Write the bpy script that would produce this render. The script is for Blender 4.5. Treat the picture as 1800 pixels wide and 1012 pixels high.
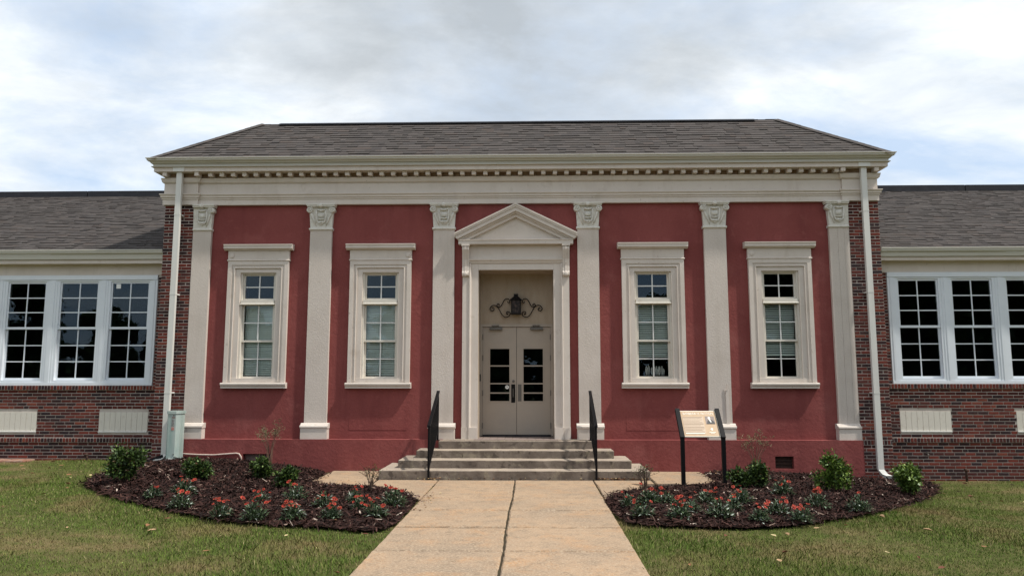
import bpy, bmesh, math, random
import numpy as np
from mathutils import Vector, Matrix, noise as mnoise
R = math.radians
random.seed(7); rng = np.random.default_rng(7)
for o in list(bpy.data.objects): bpy.data.objects.remove(o)
scn = bpy.context.scene
col = scn.collection

# ------------------------------------------------------------------ camera
FPX = 1320.0
CAM = Vector((0.3275, -15.7137, 1.7996)); PITCH, YAW = 0.12345, 0.0269
cF = Vector((-math.sin(YAW)*math.cos(PITCH), math.cos(YAW)*math.cos(PITCH), math.sin(PITCH)))
cR = Vector((math.cos(YAW), math.sin(YAW), 0)); cU = cR.cross(cF)
cd = bpy.data.cameras.new('camera'); cam = bpy.data.objects.new('camera', cd); col.objects.link(cam)
cam.matrix_world = Matrix((( cR.x, cU.x, -cF.x, CAM.x), (cR.y, cU.y, -cF.y, CAM.y), (cR.z, cU.z, -cF.z, CAM.z), (0, 0, 0, 1)))
cd.sensor_width = 36; cd.lens = FPX/1800*36; cd.clip_start = .1; cd.clip_end = 2000
scn.camera = cam

def ray(px, py): return cF + cR*((px-900)/FPX) - cU*((py-506)/FPX)
def at(px, py, Y=None, Z=None):
    d = ray(px, py)
    t = (Y-CAM.y)/d.y if Y is not None else (Z-CAM.z)/d.z
    return CAM + d*t

# ------------------------------------------------------------------ world, sun, exposure
SUN = Vector((3.3, -1.0, 5.6)).normalized()          # towards the sun
w = bpy.data.worlds.new('World'); scn.world = w; w.use_nodes = True
nt = w.node_tree; nt.nodes.clear()
def N(t, kind, **kw):
    n = t.nodes.new(kind)
    for k, v in kw.items(): setattr(n, k, v)
    return n
def math_n(t, op, a, b=None, clamp=False):
    n = N(t, 'ShaderNodeMath', operation=op, use_clamp=clamp)
    for i, q in enumerate((a, b)):
        if q is None: continue
        if isinstance(q, (int, float)): n.inputs[i].default_value = q
        else: t.links.new(q, n.inputs[i])
    return n.outputs[0]
def ramp_n(t, fac, stops, interp='LINEAR'):
    n = N(t, 'ShaderNodeValToRGB'); n.color_ramp.interpolation = interp
    e = n.color_ramp.elements
    while len(e) < len(stops): e.new(.5)
    for i, (p, c) in enumerate(stops):
        e[i].position = p; e[i].color = (*c, 1) if len(c) == 3 else c
    t.links.new(fac, n.inputs[0]); return n.outputs[0]
def mix_n(t, fac, a, b, blend='MIX'):
    n = N(t, 'ShaderNodeMix', data_type='RGBA', blend_type=blend)
    for i, q in ((0, fac), (6, a), (7, b)):
        if isinstance(q, (int, float)): n.inputs[i].default_value = q
        elif isinstance(q, tuple): n.inputs[i].default_value = (*q, 1)
        else: t.links.new(q, n.inputs[i])
    return n.outputs[2]
def noise_n(t, vec, scale, detail=5, rough=.55, distort=0):
    n = N(t, 'ShaderNodeTexNoise'); n.inputs['Scale'].default_value = scale
    n.inputs['Detail'].default_value = detail; n.inputs['Roughness'].default_value = rough
    n.inputs['Distortion'].default_value = distort
    t.links.new(vec, n.inputs['Vector']); return n.outputs[0]
sky = N(nt, 'ShaderNodeTexSky', sky_type='NISHITA', sun_disc=False)
sky.sun_elevation = math.asin(SUN.z); sky.sun_rotation = math.atan2(SUN.x, SUN.y)
sky.air_density = 1.1; sky.dust_density = 1.6
tc = N(nt, 'ShaderNodeTexCoord'); sep = N(nt, 'ShaderNodeSeparateXYZ'); nt.links.new(tc.outputs['Generated'], sep.inputs[0])
zc = math_n(nt, 'ADD', math_n(nt, 'MAXIMUM', sep.outputs[2], 0.0), 0.22)
cmb = N(nt, 'ShaderNodeCombineXYZ')
nt.links.new(math_n(nt, 'DIVIDE', sep.outputs[0], zc), cmb.inputs[0])
nt.links.new(math_n(nt, 'DIVIDE', sep.outputs[1], zc), cmb.inputs[1])
mp = N(nt, 'ShaderNodeMapping'); nt.links.new(cmb.outputs[0], mp.inputs[0])
mp.inputs['Rotation'].default_value = (0, 0, R(-28)); mp.inputs['Scale'].default_value = (.95, 1.25, 1); mp.inputs['Location'].default_value = (2.3, .4, 0)
cv = mp.outputs[0]
n1 = noise_n(nt, cv, 1.7, 9, .58, .25)
n2 = noise_n(nt, cv, 2.6, 9, .6, .3)
cover = ramp_n(nt, n1, [(.36, (.22,)*3), (.56, (.97,)*3)])
ccol = ramp_n(nt, n2, [(.34, (6.1, 6.6, 7.1)), (.60, (8.0, 8.35, 8.65))])
# one big grey cloud above the ridge
gdir = Vector((-.03, .905, .425)).normalized()
dn = N(nt, 'ShaderNodeVectorMath', operation='SUBTRACT'); nt.links.new(tc.outputs['Generated'], dn.inputs[0]); dn.inputs[1].default_value = gdir
dm = N(nt, 'ShaderNodeVectorMath', operation='MULTIPLY'); nt.links.new(dn.outputs[0], dm.inputs[0]); dm.inputs[1].default_value = (2.0, 2.0, 4.4)
dl = N(nt, 'ShaderNodeVectorMath', operation='LENGTH'); nt.links.new(dm.outputs[0], dl.inputs[0])
n3 = noise_n(nt, cv, 2.4, 10, .62, .15)
gd = math_n(nt, 'SUBTRACT', dl.outputs['Value'], math_n(nt, 'MULTIPLY', math_n(nt, 'SUBTRACT', n3, .5), 2.0))
gm = ramp_n(nt, gd, [(.0, (.85,)*3), (.42, (.5,)*3), (.95, (0,)*3)])
ccol2 = mix_n(nt, gm, ccol, (3.5, 3.8, 4.05))
cov2 = mix_n(nt, gm, cover, (1, 1, 1))
skyc = mix_n(nt, .6, sky.outputs[0], (4.9, 6.4, 8.6))      # thin high veil over the blue
out = mix_n(nt, cov2, skyc, ccol2)
bg = N(nt, 'ShaderNodeBackground'); bg.inputs[1].default_value = 0.115
nt.links.new(out, bg.inputs[0]); wo = N(nt, 'ShaderNodeOutputWorld'); nt.links.new(bg.outputs[0], wo.inputs[0])

ld = bpy.data.lights.new('sun', 'SUN'); ld.energy = 4.2; ld.angle = R(1.6); ld.color = (1, .955, .88)
sun = bpy.data.objects.new('sun', ld); col.objects.link(sun); sun.rotation_euler = SUN.to_track_quat('Z', 'Y').to_euler()
scn.view_settings.view_transform = 'Standard'; scn.view_settings.look = 'None'
scn.view_settings.exposure = 0.2; scn.view_settings.gamma = 1.0; scn.view_settings.use_curve_mapping = False
scn.render.engine = 'CYCLES'; scn.render.resolution_x = 1024; scn.render.resolution_y = 575

# ------------------------------------------------------------------ materials
def M(name, base, layers=(), rough=.8, bump=(), spec=.3, rand=None, metal=0, trans=0):
    m = bpy.data.materials.new(name); m.use_nodes = True; t = m.node_tree
    b = t.nodes['Principled BSDF']
    b.inputs['Roughness'].default_value = rough; b.inputs['Specular IOR Level'].default_value = spec; b.inputs['Metallic'].default_value = metal
    geo = N(t, 'ShaderNodeNewGeometry'); pos = geo.outputs['Position']
    def vec(s):
        if isinstance(s, (int, float)): return pos, s
        v = N(t, 'ShaderNodeVectorMath', operation='MULTIPLY'); t.links.new(pos, v.inputs[0]); v.inputs[1].default_value = s
        return v.outputs[0], 1.0
    c = base
    if rand:
        kind, stops, interp = rand
        src = N(t, 'ShaderNodeObjectInfo').outputs['Random'] if kind == 'OBJECT' else geo.outputs['Random Per Island']
        c = ramp_n(t, src, stops, interp)
    for (s, lo, hi, colr, fac) in layers:
        v, sc = vec(s)
        f = ramp_n(t, noise_n(t, v, sc, 6, .6), [(lo, (0, 0, 0)), (hi, (fac,)*3)])
        c = mix_n(t, f, c, colr)
    if isinstance(c, tuple): b.inputs['Base Color'].default_value = (*c, 1)
    else: t.links.new(c, b.inputs['Base Color'])
    prev = None
    for (s, st, dist) in bump:
        v, sc = vec(s)
        bn = N(t, 'ShaderNodeBump'); bn.inputs['Strength'].default_value = st; bn.inputs['Distance'].default_value = dist
        t.links.new(noise_n(t, v, sc, 5, .6), bn.inputs['Height'])
        if prev: t.links.new(prev, bn.inputs['Normal'])
        prev = bn.outputs[0]
    if prev: t.links.new(prev, b.inputs['Normal'])
    if trans:
        tr = N(t, 'ShaderNodeBsdfTranslucent'); mx = N(t, 'ShaderNodeMixShader'); mx.inputs[0].default_value = trans
        if isinstance(c, tuple): tr.inputs[0].default_value = (*c, 1)
        else: t.links.new(c, tr.inputs[0])
        t.links.new(b.outputs[0], mx.inputs[1]); t.links.new(tr.outputs[0], mx.inputs[2])
        t.links.new(mx.outputs[0], t.nodes['Material Output'].inputs[0])
    return m
MT = {}
MT['red'] = M('red_stucco', (.235, .066, .060), [(.6, .42, .66, (.185, .048, .045), .85), (1.3, .54, .70, (.285, .098, .088), .6), ((3.2, 3.2, .45), .52, .74, (.150, .040, .038), .6), (6, .58, .68, (.27, .085, .075), .5), (38, .52, .7, (.16, .040, .037), .6), (17, .70, .72, (.11, .03, .03), .7)], .88, [(5, .25, .03), (16, .4, .02), (90, .4, .006)], .15)
CREAM = (.60, .535, .475)
MT['cream'] = M('cream_paint', CREAM, [(1.6, .45, .72, (.53, .465, .405), .8), ((5, 5, .9), .56, .8, (.40, .33, .27), .38), (3.1, .62, .7, (.42, .35, .28), .35), (22, .62, .76, (.40, .34, .28), .45), (5, .68, .74, (.34, .28, .22), .5), (17, .685, .70, (.28, .22, .17), .75)], .6, [(30, .2, .008), (120, .25, .003)], .3)
MT['cream_rough'] = M('cream_stucco_paint', (.57, .505, .45), [(1.6, .45, .72, (.50, .435, .38), .8), (19, .69, .71, (.33, .27, .22), .6), ((7, 7, .6), .55, .8, (.44, .38, .32), .5), (60, .5, .75, (.46, .41, .36), .6)], .75, [(45, .5, .012), (150, .4, .004)], .25)
MT['capital'] = M('capital_plaster', (.66, .63, .57), [(14, .5, .72, (.42, .39, .33), .6), (40, .6, .75, (.38, .34, .28), .5)], .75, [(35, .5, .012)], .25)
MT['stain_shade_cream'] = M('stained_shaded_cream_paint', (.30, .21, .14), [((10, 10, 2), .42, .7, (.17, .10, .06), .8)], .75, [(40, .3, .01)], .2)  # brown stain plus gap shade put into the colour behind the dentils
MT['recess'] = M('shaded_cream_entry_paint', (.38, .31, .235), [((5, 5, 1.2), .45, .72, (.27, .20, .135), .7), (50, .5, .75, (.31, .25, .19), .6)], .75, [(60, .3, .006)], .25)  # cream darkened in the colour to carry the shade of the entry
MT['door'] = M('taupe_door_paint', (.385, .325, .265), [(2, .45, .75, (.32, .28, .24), .7), (70, .5, .72, (.31, .27, .23), .6)], .5, [(90, .08, .003)], .35)
MT['gutter'] = M('beige_gutter_enamel', (.50, .48, .42), [((2, 20, 20), .5, .75, (.41, .38, .32), .5)], .45, [], .4)
MT['downspout'] = M('pale_downspout_enamel', (.62, .61, .57), [((14, 14, 1), .5, .75, (.50, .48, .44), .5)], .4, [], .4)
MT['white'] = M('white_window_vinyl', (.67, .705, .745), [(3, .5, .75, (.60, .64, .69), .6)], .4, [], .4)
MT['sash'] = M('cream_sash_paint', (.62, .58, .51), [(12, .55, .75, (.46, .40, .33), .6)], .5, [], .35)
MT['muntin'] = M('pale_muntin_paint', (.68, .68, .66), [], .5, [], .35)
BR = [(0, (.026, .012, .014)), (.17, (.060, .015, .014)), (.32, (.105, .021, .016)), (.47, (.15, .029, .019)), (.60, (.085, .022, .018)), (.72, (.175, .044, .027)), (.79, (.018, .012, .016)), (.92, (.125, .026, .019))]
BL = [(11, .45, .7, (.07, .025, .02), .45), (60, .5, .72, (.16, .06, .045), .35)]
MT['brick'] = M('fired_brick', None, BL, .85, [(70, .5, .006)], .2, ('OBJECT', BR, 'CONSTANT'))
MT['brick_shaded'] = M('shaded_fired_brick', None, BL, .9, [(70, .5, .006)], .15, ('OBJECT', [(0, (.030, .013, .014)), (.4, (.055, .016, .015)), (.7, (.085, .020, .016))], 'CONSTANT'))  # shadow of the recessed courses put into darker brick colours
MT['brick_island'] = M('fired_brick_field', None, BL, .85, [(70, .5, .006)], .2, ('ISLAND', BR, 'CONSTANT'))
MT['mortar'] = M('grey_mortar', (.50, .445, .40), [(3, .4, .7, (.38, .32, .28), .8), (30, .55, .75, (.30, .22, .19), .6)], .95, [(90, .4, .004)], .1)
SH = [(0, (.062, .055, .052)), (.2, (.072, .064, .060)), (.4, (.081, .071, .067)), (.58, (.076, .065, .060)), (.72, (.088, .077, .072)), (.86, (.066, .059, .057)), (.94, (.084, .069, .062))]
MT['shingle'] = M('asphalt_shingle', None, [(.8, .45, .75, (.075, .066, .06), .5), (55, .45, .7, (.05, .046, .044), .5)], .95, [(160, .5, .004)], .1, ('ISLAND', SH, 'CONSTANT'))
MT['ridge'] = M('ridge_vent_black', (.014, .014, .018), [(5, .5, .7, (.03, .03, .035), .6)], .5, [], .3)
MT['walk'] = M('tan_walk_concrete', (.36, .250, .160), [(.8, .42, .66, (.25, .19, .135), .9), (1.7, .5, .68, (.40, .225, .11), .7), (5, .48, .66, (.215, .16, .11), .75), (12, .6, .68, (.15, .11, .075), .6), (34, .5, .6, (.42, .33, .235), .7), (60, .52, .62, (.20, .145, .10), .75), (2.9, .66, .7, (.20, .15, .11), .5)], .9, [(120, .6, .006), (9, .25, .01)], .2)
MT['joint'] = M('dark_joint_fill', (.045, .036, .024), [(12, .5, .7, (.07, .065, .03), .6)], .95, [], .1)
MT['step'] = M('weathered_step_concrete', (.37, .305, .24), [(2.6, .42, .62, (.30, .25, .205), .8), ((1.5, 1.5, 9), .5, .7, (.25, .205, .17), .6), (6, .60, .68, (.46, .40, .25), .6), (26, .55, .7, (.20, .165, .14), .7), ((13, 3, 3), .66, .7, (.08, .065, .055), .8)], .9, [(50, .5, .008), (8, .4, .015)], .15)
MT['riser'] = M('stained_shaded_step_riser', (.20, .165, .135), [(2.6, .42, .58, (.115, .092, .075), .9), (4.2, .56, .66, (.31, .265, .19), .6), (7.5, .6, .64, (.075, .06, .05), .8), ((1.5, 1.5, 9), .5, .7, (.15, .12, .10), .6), (26, .55, .7, (.12, .098, .082), .7), ((13, 3, 3), .66, .7, (.06, .05, .04), .8)], .95, [(50, .5, .008), (8, .4, .015)], .1)  # stains over a base darkened to carry the shade of upright faces
MT['paver'] = M('grey_brick_paver', (.22, .17, .15), [(20, .5, .7, (.13, .10, .09), .6)], .9, [(60, .4, .004)], .15)
MT['black_metal'] = M('black_enamel_metal', (.005, .005, .006), [(30, .6, .75, (.012, .011, .011), .5)], .5, [], .12)
MT['bronze'] = M('dark_lantern_metal', (.008, .007, .007), [(40, .5, .7, (.018, .014, .012), .6)], .6, [], .15)
MT['steel'] = M('brushed_steel', (.13, .118, .105), [(60, .5, .7, (.12, .11, .10), .6)], .45, [], .5, None, .5)
MT['dark'] = M('dark_interior', (.012, .012, .013), [], .95, [], .05)  # shade of the unlit rooms put into a near-black colour
MT['blind'] = M('pale_blind_slat', (.86, .92, .87), [(8, .5, .75, (.78, .84, .78), .5)], .6, [], .3)
MT['cabinet'] = M('pale_green_enamel', (.36, .42, .385), [((6, 6, 1.5), .45, .65, (.24, .33, .30), .8), (24, .6, .75, (.24, .32, .28), .6)], .45, [(30, .1, .004)], .4)
MT['sticker'] = M('grey_printed_label', (.16, .16, .15), [((30, 30, 90), .5, .6, (.45, .45, .42), .8)], .5)
MT['sticker_red'] = M('faded_red_label', (.40, .16, .13), [((30, 30, 80), .55, .6, (.6, .55, .5), .8)], .5)
MT['paper'] = M('white_sticker', (.75, .75, .73), [], .5)
MT['sign_face'] = M('tan_sign_print', (.43, .295, .175), [(9, .4, .7, (.48, .34, .21), .8)], .4, [], .4)
MT['sign_block'] = M('pale_sign_print', (.50, .385, .28), [((60, 60, 60), .5, .6, (.43, .325, .23), .5)], .4, [], .4)
MT['sign_white'] = M('white_sign_print', (.80, .76, .66), [], .4, [], .4)
MT['sign_dark'] = M('dark_sign_print', (.035, .032, .032), [], .4, [], .4)
MT['sign_grey'] = M('grey_sign_print', (.22, .17, .15), [], .4, [], .4)
MT['sign_line'] = M('brown_sign_print', (.34, .24, .16), [], .4, [], .4)
MT['mulch'] = M('red_brown_mulch', (.030, .015, .012), [(6, .4, .7, (.018, .010, .008), .8), (45, .5, .62, (.055, .027, .02), .8)], .95, [(40, 1, .03), (110, .8, .01)], .1)
MT['chip'] = M('mulch_chip', None, [], .9, [], .15, ('ISLAND', [(0, (.012, .007, .006)), (.3, (.027, .013, .011)), (.62, (.046, .021, .017)), (.88, (.070, .034, .027)), (.972, (.20, .14, .11)), (.988, (.42, .34, .28))], 'CONSTANT'))
MT['soil'] = M('lawn_soil', (.085, .09, .028), [(.9, .45, .62, (.19, .145, .07), .85), (3.2, .5, .7, (.10, .13, .03), .8), (30, .5, .7, (.075, .075, .027), .8)], .95, [(60, 1, .03)], .1)
GR = [(0, (.095, .150, .024)), (.3, (.125, .185, .031)), (.55, (.16, .21, .041)), (.74, (.11, .175, .034)), (.86, (.24, .215, .088)), (.95, (.36, .30, .16))]
MT['grass'] = M('grass_blade', None, [(.9, .47, .64, (.235, .165, .08), .8), (2.6, .52, .72, (.12, .22, .035), .6), (.33, .5, .7, (.185, .22, .048), .5)], .75, [], .2, ('ISLAND', GR, 'CONSTANT'), .25)
MT['shrub'] = M('shrub_leaf', None, [], .5, [], .35, ('ISLAND', [(0, (.020, .040, .009)), (.35, (.038, .068, .014)), (.65, (.062, .105, .020)), (.88, (.105, .16, .03)), (.96, (.10, .06, .03))], 'CONSTANT'), .2)
MT['shrub_light'] = M('bright_shrub_leaf', None, [], .45, [], .4, ('ISLAND', [(0, (.035, .065, .010)), (.3, (.065, .12, .016)), (.6, (.11, .175, .024)), (.85, (.16, .23, .04))], 'CONSTANT'), .2)
MT['wisp'] = M('dusty_green_leaf', None, [], .7, [], .2, ('ISLAND', [(0, (.10, .11, .05)), (.4, (.16, .16, .08)), (.75, (.21, .19, .11)), (.92, (.30, .24, .18))], 'CONSTANT'), .2)
MT['twig'] = M('dry_twig_bark', (.17, .105, .075), [(40, .45, .7, (.09, .06, .045), .7)], .9, [], .1)
MT['dark_twig'] = M('dark_twig_bark', (.07, .048, .036), [(40, .45, .7, (.13, .09, .06), .6)], .9, [], .1)
MT['fleaf'] = M('grey_green_leaf', None, [], .5, [], .4, ('ISLAND', [(0, (.018, .036, .013)), (.35, (.034, .062, .022)), (.62, (.060, .095, .040)), (.84, (.14, .19, .12)), (.93, (.42, .47, .41))], 'CONSTANT'), .15)
MT['petal'] = M('orange_red_petal', None, [], .6, [], .2, ('ISLAND', [(0, (.09, .010, .008)), (.3, (.20, .010, .008)), (.65, (.28, .016, .010)), (.9, (.38, .045, .022))], 'CONSTANT'), .08)
MT['petal_tip'] = M('pale_orange_petal_tip', (.36, .07, .035), [], .6, [], .2)
MT['disc'] = M('dark_red_flower_disc', (.16, .025, .018), [], .9, [], .1)
MT['dead_leaf'] = M('fallen_leaf', None, [], .8, [], .2, ('ISLAND', [(0, (.13, .05, .03)), (.3, (.24, .12, .06)), (.55, (.38, .25, .14)), (.78, (.50, .40, .22)), (.9, (.05, .03, .025))], 'CONSTANT'))
MT['tree_leaf'] = M('tree_leaf', None, [], .6, [], .3, ('ISLAND', [(0, (.022, .040, .010)), (.4, (.04, .07, .016)), (.75, (.06, .10, .022))], 'CONSTANT'))
MT['bark'] = M('tree_bark', (.09, .07, .055), [((6, 6, 1.5), .4, .7, (.05, .04, .03), .8)], .95, [((20, 20, 4), .8, .03)], .1)
MT['rust'] = M('rusty_pipe', (.05, .028, .022), [(30, .5, .7, (.10, .05, .03), .7)], .8)
MT['ledge'] = M('red_stained_concrete', (.26, .13, .09), [(6, .45, .65, (.38, .30, .24), .7), (20, .5, .7, (.16, .08, .06), .6)], .95, [(40, .5, .01)], .1)
MT['grey_concrete'] = M('grey_concrete_block', (.36, .31, .26), [(9, .45, .7, (.25, .21, .18), .7)], .95, [(50, .5, .01)], .1)
MT['pipe'] = M('pale_conduit', (.52, .42, .36), [(20, .5, .7, (.40, .28, .24), .6)], .6)
MT['copper'] = M('lantern_candle', (.45, .40, .33), [], .6)
# window glass: clear, mirror-like at the Fresnel rate of a double pane
g = bpy.data.materials.new('window_glass'); g.use_nodes = True; t = g.node_tree; t.nodes.remove(t.nodes['Principled BSDF'])
fr = N(t, 'ShaderNodeFresnel'); fr.inputs[0].default_value = 1.55
trn = N(t, 'ShaderNodeBsdfTransparent'); trn.inputs[0].default_value = (.93, .96, .94, 1)
gl = N(t, 'ShaderNodeBsdfGlossy'); gl.inputs['Roughness'].default_value = .015; gl.inputs[0].default_value = (.62, .82, 1, 1)  # blue of the mirrored sky put into the reflection tint
gp = N(t, 'ShaderNodeNewGeometry'); bn = N(t, 'ShaderNodeBump'); bn.inputs['Strength'].default_value = .06; bn.inputs['Distance'].default_value = .02
t.links.new(noise_n(t, gp.outputs['Position'], 3.5, 2, .5), bn.inputs['Height']); t.links.new(bn.outputs[0], gl.inputs['Normal'])
mx = N(t, 'ShaderNodeMixShader'); t.links.new(fr.outputs[0], mx.inputs[0]); t.links.new(trn.outputs[0], mx.inputs[1]); t.links.new(gl.outputs[0], mx.inputs[2])
t.links.new(mx.outputs[0], t.nodes['Material Output'].inputs[0]); MT['glass'] = g
MT['smoked'] = M('smoked_lantern_glass', (.022, .018, .017), [(22, .5, .62, (.085, .062, .055), .7)], .4, [], .12)

# ------------------------------------------------------------------ mesh helpers
class MB:
    def __init__(s): s.v = []; s.f = []; s.m = []
    def add(s, vs, fs, mi=0):
        b = len(s.v); s.v += [tuple(q) for q in vs]; s.f += [tuple(i+b for i in q) for q in fs]; s.m += [mi]*len(fs); return s
    def box(s, x0, x1, y0, y1, z0, z1, mi=0):
        return s.add([(x, y, z) for z in (z0, z1) for y in (y0, y1) for x in (x0, x1)],
                     [(0, 1, 5, 4), (1, 3, 7, 5), (3, 2, 6, 7), (2, 0, 4, 6), (4, 5, 7, 6), (2, 3, 1, 0)], mi)
    def frust(s, b, t_, z0, z1, mi=0):        # b,t_ = (x0,x1,y0,y1)
        vs = [(x, y, z0) for y in b[2:] for x in b[:2]] + [(x, y, z1) for y in t_[2:] for x in t_[:2]]
        return s.add(vs, [(0, 1, 5, 4), (1, 3, 7, 5), (3, 2, 6, 7), (2, 0, 4, 6), (4, 5, 7, 6), (2, 3, 1, 0)], mi)
    def ext_x(s, prof, x0, x1, mi=0):          # prof [(y,z)] closed polygon
        n = len(prof); vs = [(x0, *p) for p in prof] + [(x1, *p) for p in prof]
        return s.add(vs, [(i, (i+1) % n, (i+1) % n+n, i+n) for i in range(n)] + [tuple(range(n))[::-1], tuple(range(n, 2*n))], mi)
    def ext_y(s, poly, y0, y1, mi=0):          # poly [(x,z)]
        n = len(poly); vs = [(p[0], y0, p[1]) for p in poly] + [(p[0], y1, p[1]) for p in poly]
        return s.add(vs, [(i, (i+1) % n, (i+1) % n+n, i+n) for i in range(n)] + [tuple(range(n))[::-1], tuple(range(n, 2*n))], mi)
    def ext_z(s, poly, z0, z1, mi=0):
        n = len(poly); vs = [(p[0], p[1], z0) for p in poly] + [(p[0], p[1], z1) for p in poly]
        return s.add(vs, [(i, (i+1) % n, (i+1) % n+n, i+n) for i in range(n)] + [tuple(range(n))[::-1], tuple(range(n, 2*n))], mi)
    def sweep(s, prof, path, mi=0):            # prof [(out,z)] closed polygon; path [(x,y)], outward = right-hand side of travel
        P = [Vector(p) for p in path]; n = len(prof); vs = []
        for i, p in enumerate(P):
            ds = []
            if i > 0: ds.append((P[i]-P[i-1]).normalized())
            if i < len(P)-1: ds.append((P[i+1]-P[i]).normalized())
            ns = [Vector((d.y, -d.x)) for d in ds]
            if len(ns) == 2: mvec = (ns[0]+ns[1]); mvec = mvec/(mvec.length_squared)*2
            else: mvec = ns[0]
            vs += [(p.x+mvec.x*o, p.y+mvec.y*o, z) for o, z in prof]
        fs = []
        for i in range(len(P)-1):
            fs += [(i*n+k, i*n+(k+1) % n, (i+1)*n+(k+1) % n, (i+1)*n+k) for k in range(n)]
        fs += [tuple(range(n))[::-1], tuple(range((len(P)-1)*n, len(P)*n))]
        return s.add(vs, fs, mi)
    def tube(s, path, r, n=8, mi=0):
        P = [Vector(p) for p in path]; vs = []
        rs = r if isinstance(r, (list, tuple)) else [r]*len(P)
        up0 = None
        for i, p in enumerate(P):
            d = (P[min(i+1, len(P)-1)]-P[max(i-1, 0)]).normalized()
            a = d.cross(Vector((0, 0, 1))) if up0 is None else up0-d*up0.dot(d)
            if a.length < 1e-4: a = d.cross(Vector((0, 1, 0)))
            a.normalize(); up0 = a; b = d.cross(a)
            vs += [p+(a*math.cos(k*2*math.pi/n)+b*math.sin(k*2*math.pi/n))*rs[i] for k in range(n)]
        fs = [(i*n+k, i*n+(k+1) % n, (i+1)*n+(k+1) % n, (i+1)*n+k) for i in range(len(P)-1) for k in range(n)]
        fs += [tuple(range(n))[::-1], tuple(range((len(P)-1)*n, len(P)*n))]
        return s.add(vs, fs, mi)
    def lathe(s, c, prof, n=12, axis='z', mi=0):
        vs = []
        for r, h in prof:
            for k in range(n):
                a = 2*math.pi*(k+.5)/n
                q = (r*math.cos(a), r*math.sin(a), h) if axis == 'z' else (r*math.cos(a), h, r*math.sin(a))
                vs.append((c[0]+q[0], c[1]+q[1], c[2]+q[2]))
        L = len(prof)
        fs = [(i*n+k, i*n+(k+1) % n, (i+1)*n+(k+1) % n, (i+1)*n+k) for i in range(L-1) for k in range(n)]
        fs += [tuple(range(n))[::-1], tuple(range((L-1)*n, L*n))]
        return s.add(vs, fs, mi)
    def wall(s, x0, x1, z0, z1, holes, y0, y1, mi=0):   # wall slab with rectangular openings
        xs = sorted({x0, x1, *[h[0] for h in holes], *[h[1] for h in holes]}); zs = sorted({z0, z1, *[h[2] for h in holes], *[h[3] for h in holes]})
        inside = lambda x, z: any(h[0] < x < h[1] and h[2] < z < h[3] for h in holes)
        for i in range(len(xs)-1):
            for j in range(len(zs)-1):
                a, b, c, d = xs[i], xs[i+1], zs[j], zs[j+1]
                if not inside((a+b)/2, (c+d)/2):
                    s.add([(a, y0, c), (b, y0, c), (b, y0, d), (a, y0, d)], [(0, 1, 2, 3)], mi)
                    s.add([(a, y1, c), (b, y1, c), (b, y1, d), (a, y1, d)], [(3, 2, 1, 0)], mi)
        for h in holes:
            a, b, c, d = h[:4]
            s.add([(a, y0, c), (a, y1, c), (a, y1, d), (a, y0, d)], [(0, 1, 2, 3)], mi); s.add([(b, y0, c), (b, y1, c), (b, y1, d), (b, y0, d)], [(3, 2, 1, 0)], mi)
            s.add([(a, y0, d), (a, y1, d), (b, y1, d), (b, y0, d)], [(0, 1, 2, 3)], mi); s.add([(a, y0, c), (a, y1, c), (b, y1, c), (b, y0, c)], [(3, 2, 1, 0)], mi)
        s.add([(x0, y0, z1), (x1, y0, z1), (x1, y1, z1), (x0, y1, z1)], [(0, 1, 2, 3)], mi)
        s.add([(x0, y0, z0), (x0, y0, z1), (x0, y1, z1), (x0, y1, z0)], [(0, 1, 2, 3)], mi); s.add([(x1, y0, z0), (x1, y0, z1), (x1, y1, z1), (x1, y1, z0)], [(3, 2, 1, 0)], mi)
        return s
    def mesh(s, name, mats, smooth=False):
        me = bpy.data.meshes.new(name); me.from_pydata(s.v, [], s.f)
        for m in (mats if isinstance(mats, (list, tuple)) else [mats]): me.materials.append(MT[m])
        if any(s.m): me.polygons.foreach_set('material_index', s.m)
        if smooth: me.polygons.foreach_set('use_smooth', [True]*len(s.f))
        me.update(); return me
    def build(s, name, mats, parent=None, smooth=False, **tags):
        return link(name, s.mesh(name, mats, smooth), parent, **tags)
def link(name, data, parent=None, loc=None, rot=None, **tags):
    o = bpy.data.objects.new(name, data); col.objects.link(o)
    if parent: o.parent = parent
    if loc is not None: o.location = loc
    if rot is not None: o.rotation_euler = rot
    for k, v in tags.items(): o[k] = v
    return o
def thing(name, label, cat, loc=(0, 0, 0), group=None):
    o = link(name, None, None, loc, label=label, category=cat)
    if group: o['group'] = group
    return o
def npmesh(name, V, F, mats, mi=None):      # V (n,3), F (m,4)
    me = bpy.data.meshes.new(name); n, m = len(V), len(F); k = F.shape[1]
    me.vertices.add(n); me.vertices.foreach_set('co', np.asarray(V, np.float32).ravel())
    me.loops.add(m*k); me.loops.foreach_set('vertex_index', np.asarray(F, np.int32).ravel())
    me.polygons.add(m); me.polygons.foreach_set('loop_start', np.arange(m, dtype=np.int32)*k); me.polygons.foreach_set('loop_total', np.full(m, k, np.int32))
    for q in (mats if isinstance(mats, (list, tuple)) else [mats]): me.materials.append(MT[q])
    if mi is not None: me.polygons.foreach_set('material_index', np.asarray(mi, np.int32))
    me.update(calc_edges=True); return me
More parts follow.
